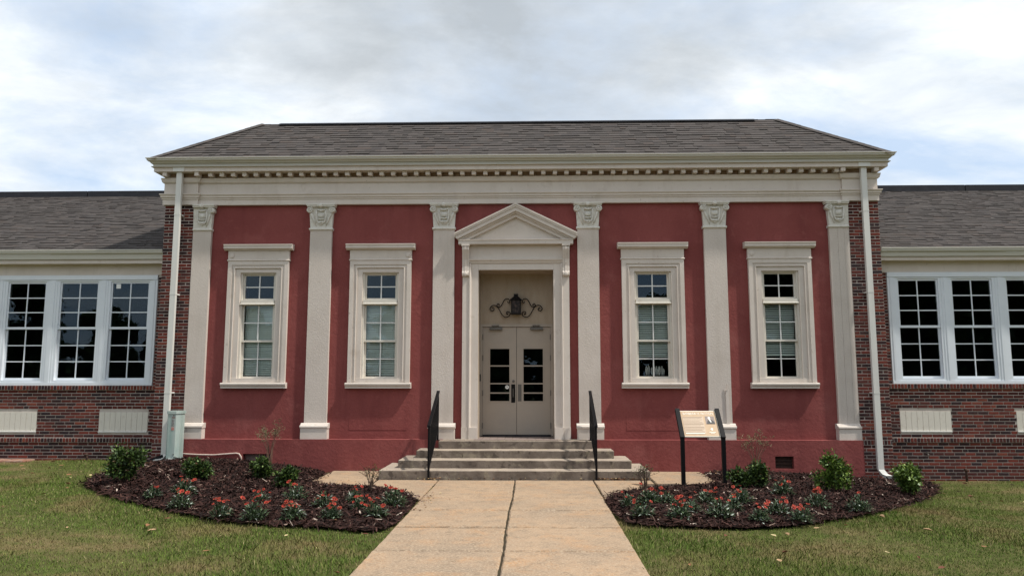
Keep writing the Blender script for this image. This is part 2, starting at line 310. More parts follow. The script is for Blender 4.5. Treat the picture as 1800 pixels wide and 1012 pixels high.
def rough_box(x0, x1, y0, y1, z0, z1, name, mat, amp=.006, bev=.012, cell=.12, seed=0):
    bm = bmesh.new(); bmesh.ops.create_cube(bm, size=1)
    for q in bm.verts: q.co = Vector((x0+(q.co.x+.5)*(x1-x0), y0+(q.co.y+.5)*(y1-y0), z0+(q.co.z+.5)*(z1-z0)))
    bmesh.ops.bevel(bm, geom=bm.edges[:], offset=bev, segments=2, affect='EDGES', profile=.5)
    for ax in range(3):
        L = (x1-x0, y1-y0, z1-z0)[ax]; lo = (x0, y0, z0)[ax]; k = int(L/cell)
        for i in range(1, k):
            no = Vector((0, 0, 0)); no[ax] = 1; co = Vector((0, 0, 0)); co[ax] = lo+L*i/k
            bmesh.ops.bisect_plane(bm, geom=bm.verts[:]+bm.edges[:]+bm.faces[:], plane_co=co, plane_no=no)
    for q in bm.verts:
        d = mnoise.noise_vector(q.co*7+Vector((seed, 0, 0)))*amp+mnoise.noise_vector(q.co*25+Vector((0, seed, 0)))*amp*.7
        q.co += d
    me = bpy.data.meshes.new(name); bm.to_mesh(me); bm.free(); me.materials.append(MT[mat]); return me

# ------------------------------------------------------------------ ground shape
def sm(t): t = np.clip(t, 0, 1); return t*t*(3-2*t)
def gz(x, y):
    x = np.asarray(x, float); y = np.asarray(y, float)
    fy = 1-.75*sm((-y-3.)/9.)
    return .17*sm((-x-3.6)/2.6)*fy - .20*sm((x-4.0)/4.2)*fy + .02*np.sin(x*.7+1)*np.cos(y*.6)*sm((np.abs(x)-2)/3)
def on_ground(px, py, lift=0.):
    z = 0.
    for _ in range(12):
        p = at(px, py, Z=z); z = float(gz(p.x, p.y))+lift
    return Vector((p.x, p.y, z))
def inpoly(x, y, P):
    r = np.zeros(x.shape, bool); n = len(P); j = n-1
    for i in range(n):
        xi, yi = P[i]; xj, yj = P[j]
        c = ((yi > y) != (yj > y)) & (x < (xj-xi)*(y-yi)/(yj-yi+1e-12)+xi); r ^= c; j = i
    return r
def smooth_poly(P, it=2):
    for _ in range(it):
        Q = []
        for i in range(len(P)):
            a, b = P[i], P[(i+1) % len(P)]
            Q += [(a[0]*.75+b[0]*.25, a[1]*.75+b[1]*.25), (a[0]*.25+b[0]*.75, a[1]*.25+b[1]*.75)]
        P = Q
    return P
bedL_px = [(735, 879), (715, 901), (689, 926), (644, 935), (591, 927), (478, 922), (421, 918), (327, 903), (251, 886), (194, 873), (157, 858), (147, 848), (176, 833), (225, 822), (262, 814), (285, 811)]
bedR_px = [(1064, 876), (1066, 885), (1097, 917), (1123, 922), (1229, 926), (1323, 928), (1418, 921), (1531, 904), (1607, 883), (1645, 866), (1648, 854), (1626, 843)]
bedL = [tuple(on_ground(*p)[:2]) for p in bedL_px] + [(-7.3, -.05), (-5.5, -.05), (-3.75, -.1), (-3.66, -2.4), (-2.4, -2.62), (-1.75, -3.15)]
bedR = [tuple(on_ground(*p)[:2]) for p in bedR_px] + [(7.55, -.05), (5.5, -.05), (3.72, -.1), (3.62, -2.25), (2.45, -2.5), (1.8, -3.0)]
bedL = smooth_poly(bedL, 1); bedR = smooth_poly(bedR, 1)
WX0, WX1 = -1.413, 1.44
def is_walk(x, y):
    return ((x > WX0) & (x < WX1)) | ((np.abs(x) < 3.7) & (y > -2.45)) | (inpoly(x, y, [(-1.42, -4.0), (-1.8, -3.2), (-2.4, -2.65), (-2.4, -1), (2.45, -1), (2.45, -2.5), (1.85, -3), (1.44, -3.9)]))

xs = np.unique(np.concatenate([np.linspace(-400, -40, 10), np.linspace(-40, -15, 12), np.arange(-15, 15.01, .25), np.linspace(15, 40, 12), np.linspace(40, 400, 10)]))
ys = np.unique(np.concatenate([np.linspace(-400, -60, 8), np.linspace(-60, -16, 16), np.arange(-16, 2.01, .25), np.linspace(2, 40, 8), np.linspace(40, 400, 8)]))
X, Y = np.meshgrid(xs, ys); Z = gz(X, Y)-.035
V = np.stack([X, Y, Z], -1).reshape(-1, 3); nx, ny = len(xs), len(ys)
I = (np.arange(ny-1)[:, None]*nx+np.arange(nx-1)[None]).ravel()
link('lawn_ground', npmesh('lawn_ground', V, np.stack([I, I+1, I+nx+1, I+nx], -1), 'soil'), kind='structure')

# walkway: slabs poured in rows, two columns, with a wandering centre joint
walk = link('walkway', None, kind='structure')
rows = [-1.56, -3.70, -4.85, -6.08, -7.40, -8.62, -9.85, -11.1, -12.3, -13.5, -14.7, -15.9, -17.1, -18.3, -19.5, -20.7, -21.9, -23.1, -24.3, -25.5]
def slab(poly, top, seed, name='slab', parent=None, mat='walk'):
    # polygon slab with eased, slightly ragged edges
    P = []
    for i in range(len(poly)):
        a, b = Vector(poly[i]), Vector(poly[(i+1) % len(poly)]); k = max(1, int((b-a).length/.12))
        P += [a.lerp(b, j/k) for j in range(k)]
    c = sum(P, Vector((0, 0)))/len(P); rr = random.Random(seed)
    outer = [p+(c-p).normalized()*(.009+rr.random()*.010) for p in P]
    inner = [p+(c-p).normalized()*(.026+rr.random()*.014) for p in P]
    dz = rr.uniform(-.004, .004); n = len(P)
    vs = [(p.x, p.y, top-.12) for p in outer]+[(p.x, p.y, top-.016+dz) for p in outer]+[(p.x, p.y, top+dz) for p in inner]
    fs = [(i, (i+1) % n, (i+1) % n+n, i+n) for i in range(n)]+[(i+n, (i+1) % n+n, (i+1) % n+2*n, i+2*n) for i in range(n)]+[tuple(range(2*n, 3*n))]
    mb = MB(); mb.add(vs, fs); return mb.build(name, mat, parent)
for i in range(len(rows)-1):
    y1, y0 = rows[i], rows[i+1]; o1, o0 = (.012*math.sin(i*1.9), .012*math.sin((i+1)*1.9))
    y0 += .017; y1 -= .017
    slab([(WX0, y0), (o0, y0), (o1, y1), (WX0, y1)], 0, i*2+1, parent=walk)
    slab([(o0, y0), (WX1, y0), (WX1, y1), (o1, y1)], 0, i*2+2, parent=walk)
slab([(WX0, -3.95), (WX0, -1.56), (-2.53, -1.56), (-2.53, -2.62), (-1.85, -3.15)], 0, 91, parent=walk)
slab([(WX1, -1.56), (WX1, -3.88), (1.85, -3.0), (2.5, -2.5), (2.5, -1.56)], 0, 92, parent=walk)
slab([(-3.72, -2.42), (-2.55, -2.55), (-2.55, -.21), (-3.72, -.21)], 0, 93, parent=walk)
slab([(2.52, -2.42), (3.68, -2.36), (3.68, -.21), (2.52, -.21)], 0, 94, parent=walk)
MB().box(WX0+.02, WX1-.02, -25, -1.6, -.05, -.022).box(-3.6, 3.6, -2.3, -.25, -.05, -.021).build('walkway_bedding', 'joint', walk)

# mulch beds
def bed(poly, name, seed):
    a = np.array(poly); c = .05
    gx = np.arange(a[:, 0].min()-.1, a[:, 0].max()+.1, c); gy = np.arange(a[:, 1].min()-.1, min(a[:, 1].max()+.1, 0.2), c)
    X, Y = np.meshgrid(gx, gy)
    jx = X+rng.normal(0, .012, X.shape); jy = Y+rng.normal(0, .012, X.shape)
    # distance to edge (coarse)
    d = np.full(X.shape, 9.)
    Q = np.array(poly); 
    for i in range(len(Q)):
        p, q = Q[i], Q[(i+1) % len(Q)]; e = q-p; tt = np.clip(((X-p[0])*e[0]+(Y-p[1])*e[1])/(e@e+1e-9), 0, 1)
        d = np.minimum(d, np.hypot(X-p[0]-tt*e[0], Y-p[1]-tt*e[1]))
    nz = np.array([mnoise.noise(Vector((x*2.2, y*2.2, seed)))*.6+mnoise.noise(Vector((x*9, y*9, seed)))*.25 for x, y in zip(X.ravel(), Y.ravel())]).reshape(X.shape)
    Z = gz(X, Y)+.012+.05*sm(d/.45)+nz*.03*sm(d/.3)+rng.normal(0, .006, X.shape)
    n = len(gx); I = (np.arange(len(gy)-1)[:, None]*n+np.arange(n-1)[None])
    ins = inpoly(X[:-1, :-1]+c/2, Y[:-1, :-1]+c/2, poly)
    I = I[ins]
    F = np.stack([I, I+1, I+n+1, I+n], -1); used, inv = np.unique(F, return_inverse=True)
    V = np.stack([jx, jy, Z], -1).reshape(-1, 3)[used]
    o = link(name, npmesh(name, V, inv.reshape(F.shape), 'mulch'), kind='structure')
    def height(x, y):
        i = np.clip(((np.asarray(x)-gx[0])/c).astype(int), 0, n-1); j = np.clip(((np.asarray(y)-gy[0])/c).astype(int), 0, len(gy)-1); return Z[j, i]
    return o, height
_, hL = bed(bedL, 'mulch_bed', 3.3); _, hR = bed(bedR, 'mulch_bed', 8.1)
def chips(poly, height, n, name):
    a = np.array(poly); m = n*3
    x = rng.uniform(a[:, 0].min(), a[:, 0].max(), m); y = rng.uniform(a[:, 1].min(), a[:, 1].max(), m)
    k = inpoly(x+rng.normal(0, .07, m), y+rng.normal(0, .07, m), poly) & (y < -.2); x, y = x[k][:n], y[k][:n]; n = len(x)
    z = height(x, y)+rng.uniform(.0, .02, n); L = rng.gamma(3, .011, n)+.012; W = rng.uniform(.004, .013, n); an = rng.uniform(0, 2*math.pi, n); ti = rng.normal(0, .35, n); ro = rng.normal(0, .5, n)
    ux = np.stack([np.cos(an)*np.cos(ti), np.sin(an)*np.cos(ti), np.sin(ti)], -1); vx = np.stack([-np.sin(an)*np.cos(ro), np.cos(an)*np.cos(ro), np.sin(ro)], -1)
    c = np.stack([x, y, z], -1); U = ux*L[:, None]; W_ = vx*W[:, None]
    V = np.stack([c-U-W_, c+U-W_*.6, c+U+W_*.7, c-U+W_], 1).reshape(-1, 3)
    link(name, npmesh(name, V, np.arange(4*n).reshape(-1, 4), 'chip'), kind='stuff', label='dark red-brown mulch chips spread over the flower bed', category='mulch')
chips(bedL, hL, 26000, 'mulch_chips'); chips(bedR, hR, 26000, 'mulch_chips')

# grass blades
def grass():
    parts = []
    for (n, x0, x1, y0, y1, hh) in ((260000, -9.5, 9.5, -9.6, -3.2, .033), (130000, -14, 14, -4.5, .1, .032), (20000, -15, 15, -12.5, -9.6, .04)):
        x = rng.uniform(x0, x1, n); y = rng.uniform(y0, y1, n)
        jx, jy = x+rng.normal(0, .055, n), y+rng.normal(0, .055, n)
        k = ~((jx > WX0+.03) & (jx < WX1-.03)) & ~is_walk(x+.0, y) & ~inpoly(jx, jy, bedL) & ~inpoly(jx, jy, bedR) & ~((np.abs(x) < 7.62) & (y > -.3)) & (y < .22)
        k |= (((np.abs(x-WX0) < .05) | (np.abs(x-WX1) < .04)) & (y < -4.0) & (rng.random(n) < .5))
        parts.append((x[k], y[k], np.full(k.sum(), hh)))
    x = np.concatenate([p[0] for p in parts]); y = np.concatenate([p[1] for p in parts]); h = np.concatenate([p[2] for p in parts])
    n = len(x); h = h*rng.gamma(5, .2, n)*(.75+.5*np.sin(x*1.3+2*np.sin(y))*.5); h = np.clip(h, .010, .08)
    z = gz(x, y)-.036; an = rng.uniform(0, 2*math.pi, n); le = rng.uniform(.1, .9, n)*h; wd = rng.uniform(.0018, .0038, n)
    b = np.stack([x, y, z], -1); s = np.stack([np.cos(an), np.sin(an), 0*an], -1)*wd[:, None]
    la = an+math.pi/2+rng.normal(0, .5, n); tip = b+np.stack([np.cos(la)*le, np.sin(la)*le, h], -1); mid = b+np.stack([np.cos(la)*le*.35, np.sin(la)*le*.35, h*.62], -1)
    V = np.stack([b-s, b+s, mid+s*.8, tip, mid-s*.8], 1).reshape(-1, 3)
    F = np.arange(5*n).reshape(-1, 5)
    link('grass', npmesh('grass', V, F, 'grass'), kind='stuff', label='short patchy green and straw coloured lawn grass', category='grass')
grass()
def dead_leaves(pts, name, label, smin, smax):
    mb = MB()
    for (x, y, z) in pts:
        a = random.uniform(0, 6.3); s = random.uniform(smin, smax); w_ = s*random.uniform(.35, .6); c = math.cos(a); q = math.sin(a); cu = random.uniform(.1, .5)*s
        f = lambda u, v, h: (x+u*c-v*q, y+u*q+v*c, z+h)
        tz = random.uniform(-.3, .3)*s
        mb.add([f(-s, 0, .004), f(-s*.2, -w_, cu+tz), f(s*.5, -w_*.7, cu+tz), f(s, 0, .01), f(s*.5, w_*.7, cu), f(-s*.2, w_, cu), f(0, 0, .0)], [(0, 1, 6), (1, 2, 6), (2, 3, 6), (3, 4, 6), (4, 5, 6), (5, 0, 6)])
    mb.build(name, 'dead_leaf', kind='stuff', label=label, category='leaves')
pts = []
for _ in range(1700):
    x = random.uniform(-11.5, 11.5); y = random.uniform(-9, -.2)
    if random.random() > .10+.5*max(0, (y+3)/3): continue
    xx, yy = np.array([x]), np.array([y])
    if is_walk(xx, yy)[0] or (abs(x) < 7.6 and y > -.3): continue
    pts.append((x, y, float(gz(x, y))+(.05 if inpoly(xx, yy, bedL)[0] or inpoly(xx, yy, bedR)[0] else .006)))
for (a, b) in ((390, 942), (503, 941), (1655, 998), (1370, 985), (1380, 970), (1730, 960), (1560, 970), (160, 835), (120, 850)): pts.append(tuple(on_ground(a, b, .02)))
dead_leaves(pts, 'fallen_leaves', 'dry tan and brown leaves scattered over the lawn and beds', .025, .06)
pts = [(random.uniform(1.45, 2.45) if random.random() < .75 else random.uniform(-2.4, 1.5), -1.535-abs(random.gauss(0, .025)), random.uniform(.004, .035)) for _ in range(230)]
pts += [(-1.5+random.gauss(0, .12), -1.57-abs(random.gauss(0, .03)), random.uniform(.004, .03)) for _ in range(40)]
pts += [(WX0+.02+abs(random.gauss(0, .16)), random.gauss(-3.9, .55), .008) for _ in range(50)] + [(-3.75+abs(random.gauss(0, .45)), -2.5+abs(random.gauss(0, .35)), .008) for _ in range(60)]
dead_leaves(pts, 'leaf_litter', 'dark dry leaf litter gathered along the foot of the concrete steps', .010, .028)

# ------------------------------------------------------------------ central block
blk = thing('central_block', 'red stucco central block with cream pilasters, pedimented doorway and dentil cornice', 'building')
XW = [-5.49, -2.878, 2.858, 5.50]; XD = -.013
PIL = [(-6.93, -6.54), (-4.40, -3.937), (-1.763, -1.314), (1.287, 1.737), (3.941, 4.403), (6.552, 6.96)]
ZL = .62        # plinth ledge
holes = [(x-.385, x+.385, 1.80, 4.09) for x in XW] + [(XD-.79, XD+.79, ZL, 4.13)]
MB().wall(-7.3, 7.3, ZL-.1, 5.9, holes, 0, .36).build('stucco_wall', 'red', blk)
for x in (XW[1], XW[2]):
    MB().frust((x-.60, x+.60, -.005, .0), (x-.60, x+.60, -.005, .0), .80, 1.27).build('blocked_vent_patch', 'red', blk)
# plinth with the two crawl-space openings
a, b = at(427, 797, Y=-.2), at(474, 813, Y=-.2); c, d = at(1362.5, 801.6, Y=-.2), at(1396, 823.6, Y=-.2)
hv = [(a.x, b.x, b.z, a.z), (c.x, d.x, d.z, c.z)]
MB().wall(-6.935, 6.965, -.6, ZL, hv, -.2, .1).build('plinth', 'red', blk)
MB().box(a.x-.02, b.x+.02, -.06, -.02, b.z-.02, a.z+.02).build('vent_block', 'paver', blk)
MB().box(a.x-.12, b.x+.05, -.36, -.203, b.z-.06, b.z-.01).build('vent_slab', 'grey_concrete', blk)
vg = MB()
for i in range(4): vg.box(c.x, d.x, -.13, -.115, d.z+(c.z-d.z)*(i+.35)/4, d.z+(c.z-d.z)*(i+.6)/4)
vg.box(c.x, d.x, -.09, -.08, d.z, c.z); vg.build('crawl_vent_grille', 'rust', blk)
# body: sides, back, dark rooms
MB().box(-7.52, -7.2, .02, 5.2, -.5, 6.2).box(7.2, 7.52, .02, 5.2, -.5, 6.2).box(-7.2, 7.2, 4.9, 5.2, -.5, 6.2).build('side_wall', 'brick_island', blk)
rm = MB()
for (x0, x1) in ((-7.1, -1.0), (1.0, 7.1)):
    rm.box(x0, x1, 3.6, 3.62, .6, 5.6).box(x0, x1, .37, 3.6, .55, .58).box(x0, x1, .37, 3.6, 5.6, 5.63).box(x0-.03, x0, .37, 3.6, .6, 5.6).box(x1, x1+.03, .37, 3.6, .6, 5.6)
rm.box(-.95, .95, 2.5, 2.55, .6, 4).box(-.97, .97, .73, 2.5, .5, .53).box(-.97, -.95, .73, 2.5, .6, 4).box(.95, .97, .73, 2.5, .6, 4).box(-.97, .97, .73, 2.5, 4, 4.03)
rm.build('interior', 'dark', blk)

# pilasters
def spiral(cx, cz, r0, turns, y, sgn, n=26, a0=math.pi/2):
    P = []
    for i in range(n+1):
        tt = i/n; a = a0+sgn*tt*turns*2*math.pi; r = r0*(1-.82*tt); P.append((cx+r*math.cos(a), y-.012*tt, cz+r*math.sin(a)))
    return P
for i, (x0, x1) in enumerate(PIL):
    p = link('pilaster', None, blk); xc = (x0+x1)/2; hw = (x1-x0)/2; yf = -.078
    lo_end, hi_end = (i == 0), (i == 5)
    eL, eR = (0 if lo_end else .045), (0 if hi_end else .045)
    if i == 5:
        MB().box(x0, x0+.17, yf, .01, .92, 5.0).box(x0+.175, x1-.10, yf, .01, .92, 5.0).box(x1-.097, x1, yf, .01, .92, 5.0).box(x0+.02, x1-.02, yf+.006, .0, .92, 5.0).build('shaft', 'cream_rough', p)
    else: MB().box(x0, x1, yf, .01, .92, 5.0).build('shaft', 'cream_rough', p)
    bs = MB().box(x0-eL, x1+eR, -.168, .01, ZL+.003, .84)
    pr = [(0, .84), (-.172, .84), (-.186, .856), (-.186, .884), (-.172, .9), (-.13, .902), (-.118, .925), (-.078, .945), (0, .945)]
    bs.ext_x(pr, x0-eL*1.25, x1+eR*1.25); bs.build('base', 'cream', p)
    # capital: astragal, bell, volutes, abacus, cartouche
    MB().ext_x([(0, 4.99), (-.085, 4.99), (-.108, 5.005), (-.108, 5.028), (-.092, 5.04), (0, 5.04)], x0-.022*(not lo_end), x1+.022*(not hi_end)).build('astragal', 'capital', p)
    cp = MB().frust((x0, x1, yf-.004, .01), (x0-eL*.6, x1+eR*.6, yf-.035, .01), 5.04, 5.49)
    cp.build('bell', 'capital', p)
    MB().box(x0-eL*1.5, x1+eR*1.5, -.165, .01, 5.492, 5.522).box(x0-eL*1.8, x1+eR*1.8, -.18, .01, 5.522, 5.553).build('abacus', 'capital', p)
    for s in (-1, 1):
        if (s < 0 and lo_end) or (s > 0 and hi_end): continue
        vx = xc+s*(hw+.012)
        vo = MB().lathe((vx, 0, 5.425), [(.058, 0), (.066, -.135), (.058, -.146), (.02, -.15)], 16, 'y')
        vo.tube(spiral(vx, 5.425, .07, 1.6, -.15, s), .011, 6)
        vo.tube([(xc+s*.04, -.12, 5.475), (xc+s*hw*.5, -.125, 5.485), (vx-s*.01, -.15, 5.495)], .014, 6)
        vo.tube([(vx-s*.02, -.10, 5.37), (vx-s*.05, -.11, 5.30), (xc+s*hw*.62, -.105, 5.18), (xc+s*hw*.45, -.09, 5.08)], [.03, .024, .018, .008], 6)
        vo.build('volute', 'capital', p, True)
    ca = MB().tube([(xc-.095, -.115, 5.42), (xc-.11, -.115, 5.30), (xc-.08, -.11, 5.17), (xc, -.11, 5.11), (xc+.08, -.11, 5.17), (xc+.11, -.115, 5.30), (xc+.095, -.115, 5.42)], .016, 6)
    ca.tube([(xc-.08, -.12, 5.43), (xc, -.135, 5.405), (xc+.08, -.12, 5.43)], .02, 6)
    ca.tube([(xc-.07, -.115, 5.235), (xc, -.125, 5.225), (xc+.07, -.115, 5.235)], .015, 6).tube([(xc-.055, -.11, 5.165), (xc, -.13, 5.15), (xc+.055, -.11, 5.165)], .018, 6)
    ca.lathe((xc, -.175, 5.515), [(.05, .03), (.045, -.012), (.02, -.025)], 10, 'y').box(xc-.06, xc+.06, -.118, -.10, 5.26, 5.36)
    ca.build('cartouche', 'capital', p, True)
MB().box(4.28, 4.345, -.10, -.06, .93, 1.62).tube([(4.313, -.105, 1.62), (4.313, -.105, 1.75)], .008, 6).build('conduit', 'cream', blk)

# windows of the block
def glass_pane(parent, x0, x1, z0, z1, y, name='pane'):
    MB().add([(x0, y, z0), (x1, y, z0), (x1, y, z1), (x0, y, z1)], [(0, 1, 2, 3)]).build(name, 'glass', parent)
def block_window(xc, k):
    wn = link('window', None, blk, (0, 0, 0))
    L, Rr = xc-.65, xc+.65
    # hood
    MB().ext_x([(0, 4.565), (-.10, 4.565), (-.115, 4.585), (-.15, 4.595), (-.15, 4.655), (-.165, 4.665), (-.165, 4.685), (0, 4.70)], xc-.735, xc+.735).build('hood', 'cream', wn)
    fz = MB().box(L-.008, Rr+.008, -.07, 0, 4.345, 4.565).ext_x([(0, 4.335), (-.082, 4.335), (-.095, 4.35), (-.082, 4.365), (0, 4.365)], L-.02, Rr+.02)
    sx = {0: -1, 1: 1, 2: 0, 3: -1}[k]
    fz.build('frieze', 'cream', wn)
    if sx: MB().lathe((xc+sx*.575, -.07, 4.455), [(.055, 0), (.05, -.014), (.02, -.02)], 12, 'y').build('rosette', 'cream', wn)
    # casing: outer band, ogee, inner band
    cs = MB()
    for (o, i_, yf, top, bot) in ((.65, .565, -.078, 4.335, 1.775), (.565, .50, -.06, 4.25, 1.775), (.50, .385, -.045, 4.185, 1.775)):
        it = {.565: 4.25, .50: 4.185, .385: 4.09}[i_]
        cs.ext_y([(xc-o, bot), (xc-i_, bot), (xc-i_, it), (xc-o, top)], yf, .0).ext_y([(xc+i_, bot), (xc+o, bot), (xc+o, top), (xc+i_, it)], yf, .0)
        cs.ext_y([(xc-o, top), (xc-i_, it), (xc+i_, it), (xc+o, top)], yf, .0)
    for s in (-1, 1): cs.tube([(xc+s*.505, -.066, 1.80), (xc+s*.505, -.066, 4.19)], .012, 6)
    cs.tube([(xc-.505, -.066, 4.19), (xc+.505, -.066, 4.19)], .012, 6)
    cs.build('casing', 'cream', wn)
    MB().box(xc-.5, xc+.5, -.06, .12, 1.775, 1.86).build('apron_rail', 'cream', wn)
    MB().ext_x([(.0, 1.655), (-.10, 1.655), (-.10, 1.70), (-.128, 1.715), (-.135, 1.745), (-.125, 1.765), (0, 1.775)], xc-.685, xc+.685).build('sill', 'cream', wn)
    # jambs, sashes
    MB().box(xc-.385, xc-.345, .0, .2, 1.86, 4.09).box(xc+.345, xc+.385, .0, .2, 1.86, 4.09).box(xc-.345, xc+.345, .0, .2, 4.065, 4.09).build('jamb', 'sash', wn)
    MB().box(xc-.36, xc+.36, -.03, .16, 3.425, 3.505).ext_x([(-.03, 3.405), (-.05, 3.41), (-.05, 3.425), (-.03, 3.435)], xc-.37, xc+.37).build('transom_bar', 'sash', wn)
    def sash(z0, z1, yf, nm, w=.305, fw=.04):
        s_ = MB().box(xc-.345, xc-w, yf, yf+.045, z0, z1).box(xc+w, xc+.345, yf, yf+.045, z0, z1).box(xc-w, xc+w, yf, yf+.045, z0, z0+fw).box(xc-w, xc+w, yf, yf+.045, z1-fw*.8, z1)
        s_.build(nm, 'sash', wn)
        m0, m1 = z0+fw, z1-fw*.8; mz = (m0+m1)/2
        MB().box(xc-.011, xc+.011, yf+.004, yf+.034, m0, m1).box(xc-w, xc+w, yf+.006, yf+.032, mz-.011, mz+.011).build('muntin', 'muntin', wn)
        for (p, q) in ((m0, mz-.011), (mz+.011, m1)):
            for (u, v) in ((xc-w, xc-.011), (xc+.011, xc+w)): glass_pane(wn, u, v, p, q, yf+.02+random.uniform(-.001, .001))
    sash(3.505, 4.065, .05, 'transom_sash'); sash(2.62, 3.425, .05, 'upper_sash'); sash(1.86, 2.665, .10, 'lower_sash')
    # venetian blind
    zb = {0: 1.92, 1: 1.92, 2: 2.34, 3: 2.36}[k]; zt = 3.42; z = zt; j = 0
    rs = random.Random(k)
    sl = None
    while z > zb:
        tilt = (({0: 1.2, 1: 1.18, 2: .85, 3: .75}[k]) if z > 2.62 else {0: .98, 1: .95, 2: .8, 3: .7}[k])+.08*math.sin(z*3)
        if j == 0 or True:
            hh = .0255; cy, sz = math.cos(tilt)*hh, math.sin(tilt)*hh
            if sl is None: sl = MB().add([(-.325, -1, -.0), (.325, -1, 0), (.325, 1, 0), (-.325, 1, 0), (-.325, 0, .12), (.325, 0, .12)], [(0, 1, 5, 4), (4, 5, 2, 3)]).mesh('blind_slat', 'blind')
            o = link('blind_slat', sl, wn, (xc, .20, z+rs.uniform(-.002, .002)), (tilt, rs.uniform(-.006, .006), 0)); o.scale = (1, hh, hh)
        z -= .046; j += 1
    MB().box(xc-.33, xc+.33, .18, .22, zb-.035, zb-.01).box(xc-.33, xc+.33, .17, .23, zt+.01, zt+.05).build('blind_rail', 'blind', wn)
    if k == 2:
        bl = MB()
        for q in range(9): bl.lathe((xc-.2+random.uniform(-.1, .45), .3+random.uniform(0, .1), 1.93), [(.02, 0), (.03, .05+random.random()*.1), (.012, .12+random.random()*.1)], 6)
        bl.build('window_ornaments', 'muntin', wn)
for k, x in enumerate(XW): block_window(x, k)

# entrance: surround, pediment, recess, doors
sur = link('door_surround', None, blk)
cs = MB()
for s in (-1, 1):
    X_ = lambda a_, b_: (XD+min(s*a_, s*b_), XD+max(s*a_, s*b_))
    cs.box(*X_(.985, 1.12), -.085, 0, ZL+.004, 4.66)
    cs.box(*X_(.79, .935), -.06, 0, ZL+.004, 4.26)
    cs.ext_z([(XD+s*.985, 0), (XD+s*.985, -.085), (XD+s*.972, -.105), (XD+s*.955, -.10), (XD+s*.935, -.075), (XD+s*.935, 0)][::s], ZL+.004, 4.258)
cs.box(XD-.788, XD+.788, -.0585, 0, 4.13, 4.258)
cs.build('architrave', 'cream', sur)
for s in (-1, 1):
    MB().box(XD+min(s*.80, s*.975), XD+max(s*.80, s*.975), -.112, -.0, ZL+.005, .86).box(XD+min(s*.985, s*1.125), XD+max(s*.985, s*1.125), -.095, 0, ZL+.005, .86).build('base_block', 'cream', sur)
MB().box(XD-.985, XD+.985, -.055, 0, 4.35, 4.66).build('frieze_panel', 'cream', sur)
MB().ext_x([(0, 4.26), (-.07, 4.262), (-.085, 4.285), (-.085, 4.305), (-.11, 4.325), (-.115, 4.35), (0, 4.352)], XD-.985, XD+.985).build('moulding', 'cream', sur)
for s in (-1, 1):
    prof = [(-.08, 3.985), (-.11, 3.98), (-.135, 4.01), (-.135, 4.06), (-.115, 4.10), (-.105, 4.2), (-.12, 4.35), (-.155, 4.47), (-.185, 4.55), (-.185, 4.6), (-.16, 4.62), (-.08, 4.62)]
    cn = MB(); x0 = XD+s*1.055
    for (u, dy) in ((-.05, 0), (0, -.012), (.05, 0)): cn.ext_x([(y+(dy if y < -.09 else 0), z) for y, z in prof], x0+u-.022, x0+u+.022)
    cn.ext_x([(y*.93, z) for y, z in prof], x0-.068, x0+.068)
    cn.box(x0-.085, x0+.085, -.20, 0, 4.62, 4.658)
    cn.lathe((x0, -.128, 4.03), [(.05, .02), (.045, -.02), (.02, -.03)], 10, 'y')
    cn.build('console', 'cream', sur)
ped = link('pediment', None, sur) if False else sur
MB().ext_x([(0, 4.66), (-.19, 4.66), (-.19, 4.735), (-.205, 4.742), (-.205, 4.757), (0, 4.765)], XD-1.205, XD+1.205).build('pediment_cornice', 'cream', sur)
MB().ext_y([(XD-1.0, 4.765), (XD+1.0, 4.765), (XD, 5.26)], -.06, 0).build('tympanum', 'cream', sur)
ap, tip = 5.525, 4.895
for s in (-1, 1):
    rk = MB(); sl_ = (ap-tip)/1.29
    def strip(d0, d1, y, rk=rk, s=s):      # band between vertical drops d0..d1 below the top edge
        zt = lambda u: tip+(1.29-u)*sl_
        z0 = 4.766
        ue1 = min(1.29, 1.29-(z0-(tip-d1))/sl_) if tip-d1 < z0 else 1.29
        ue0 = min(1.29, 1.29-(z0-(tip-d0))/sl_) if tip-d0 < z0 else 1.29
        poly = [(XD, zt(0)-d1), (XD+s*ue1, max(z0, zt(ue1)-d1)), (XD+s*ue0, max(z0, zt(ue0)-d0)), (XD, zt(0)-d0)]
        rk.ext_y(poly if s > 0 else poly[::-1], y, 0)
    strip(0, .035, -.25); strip(.035, .075, -.235); strip(.075, .16, -.215); strip(.16, .20, -.17); strip(.20, .275, -.13)
    rk.build('raking_cornice', 'cream', sur)
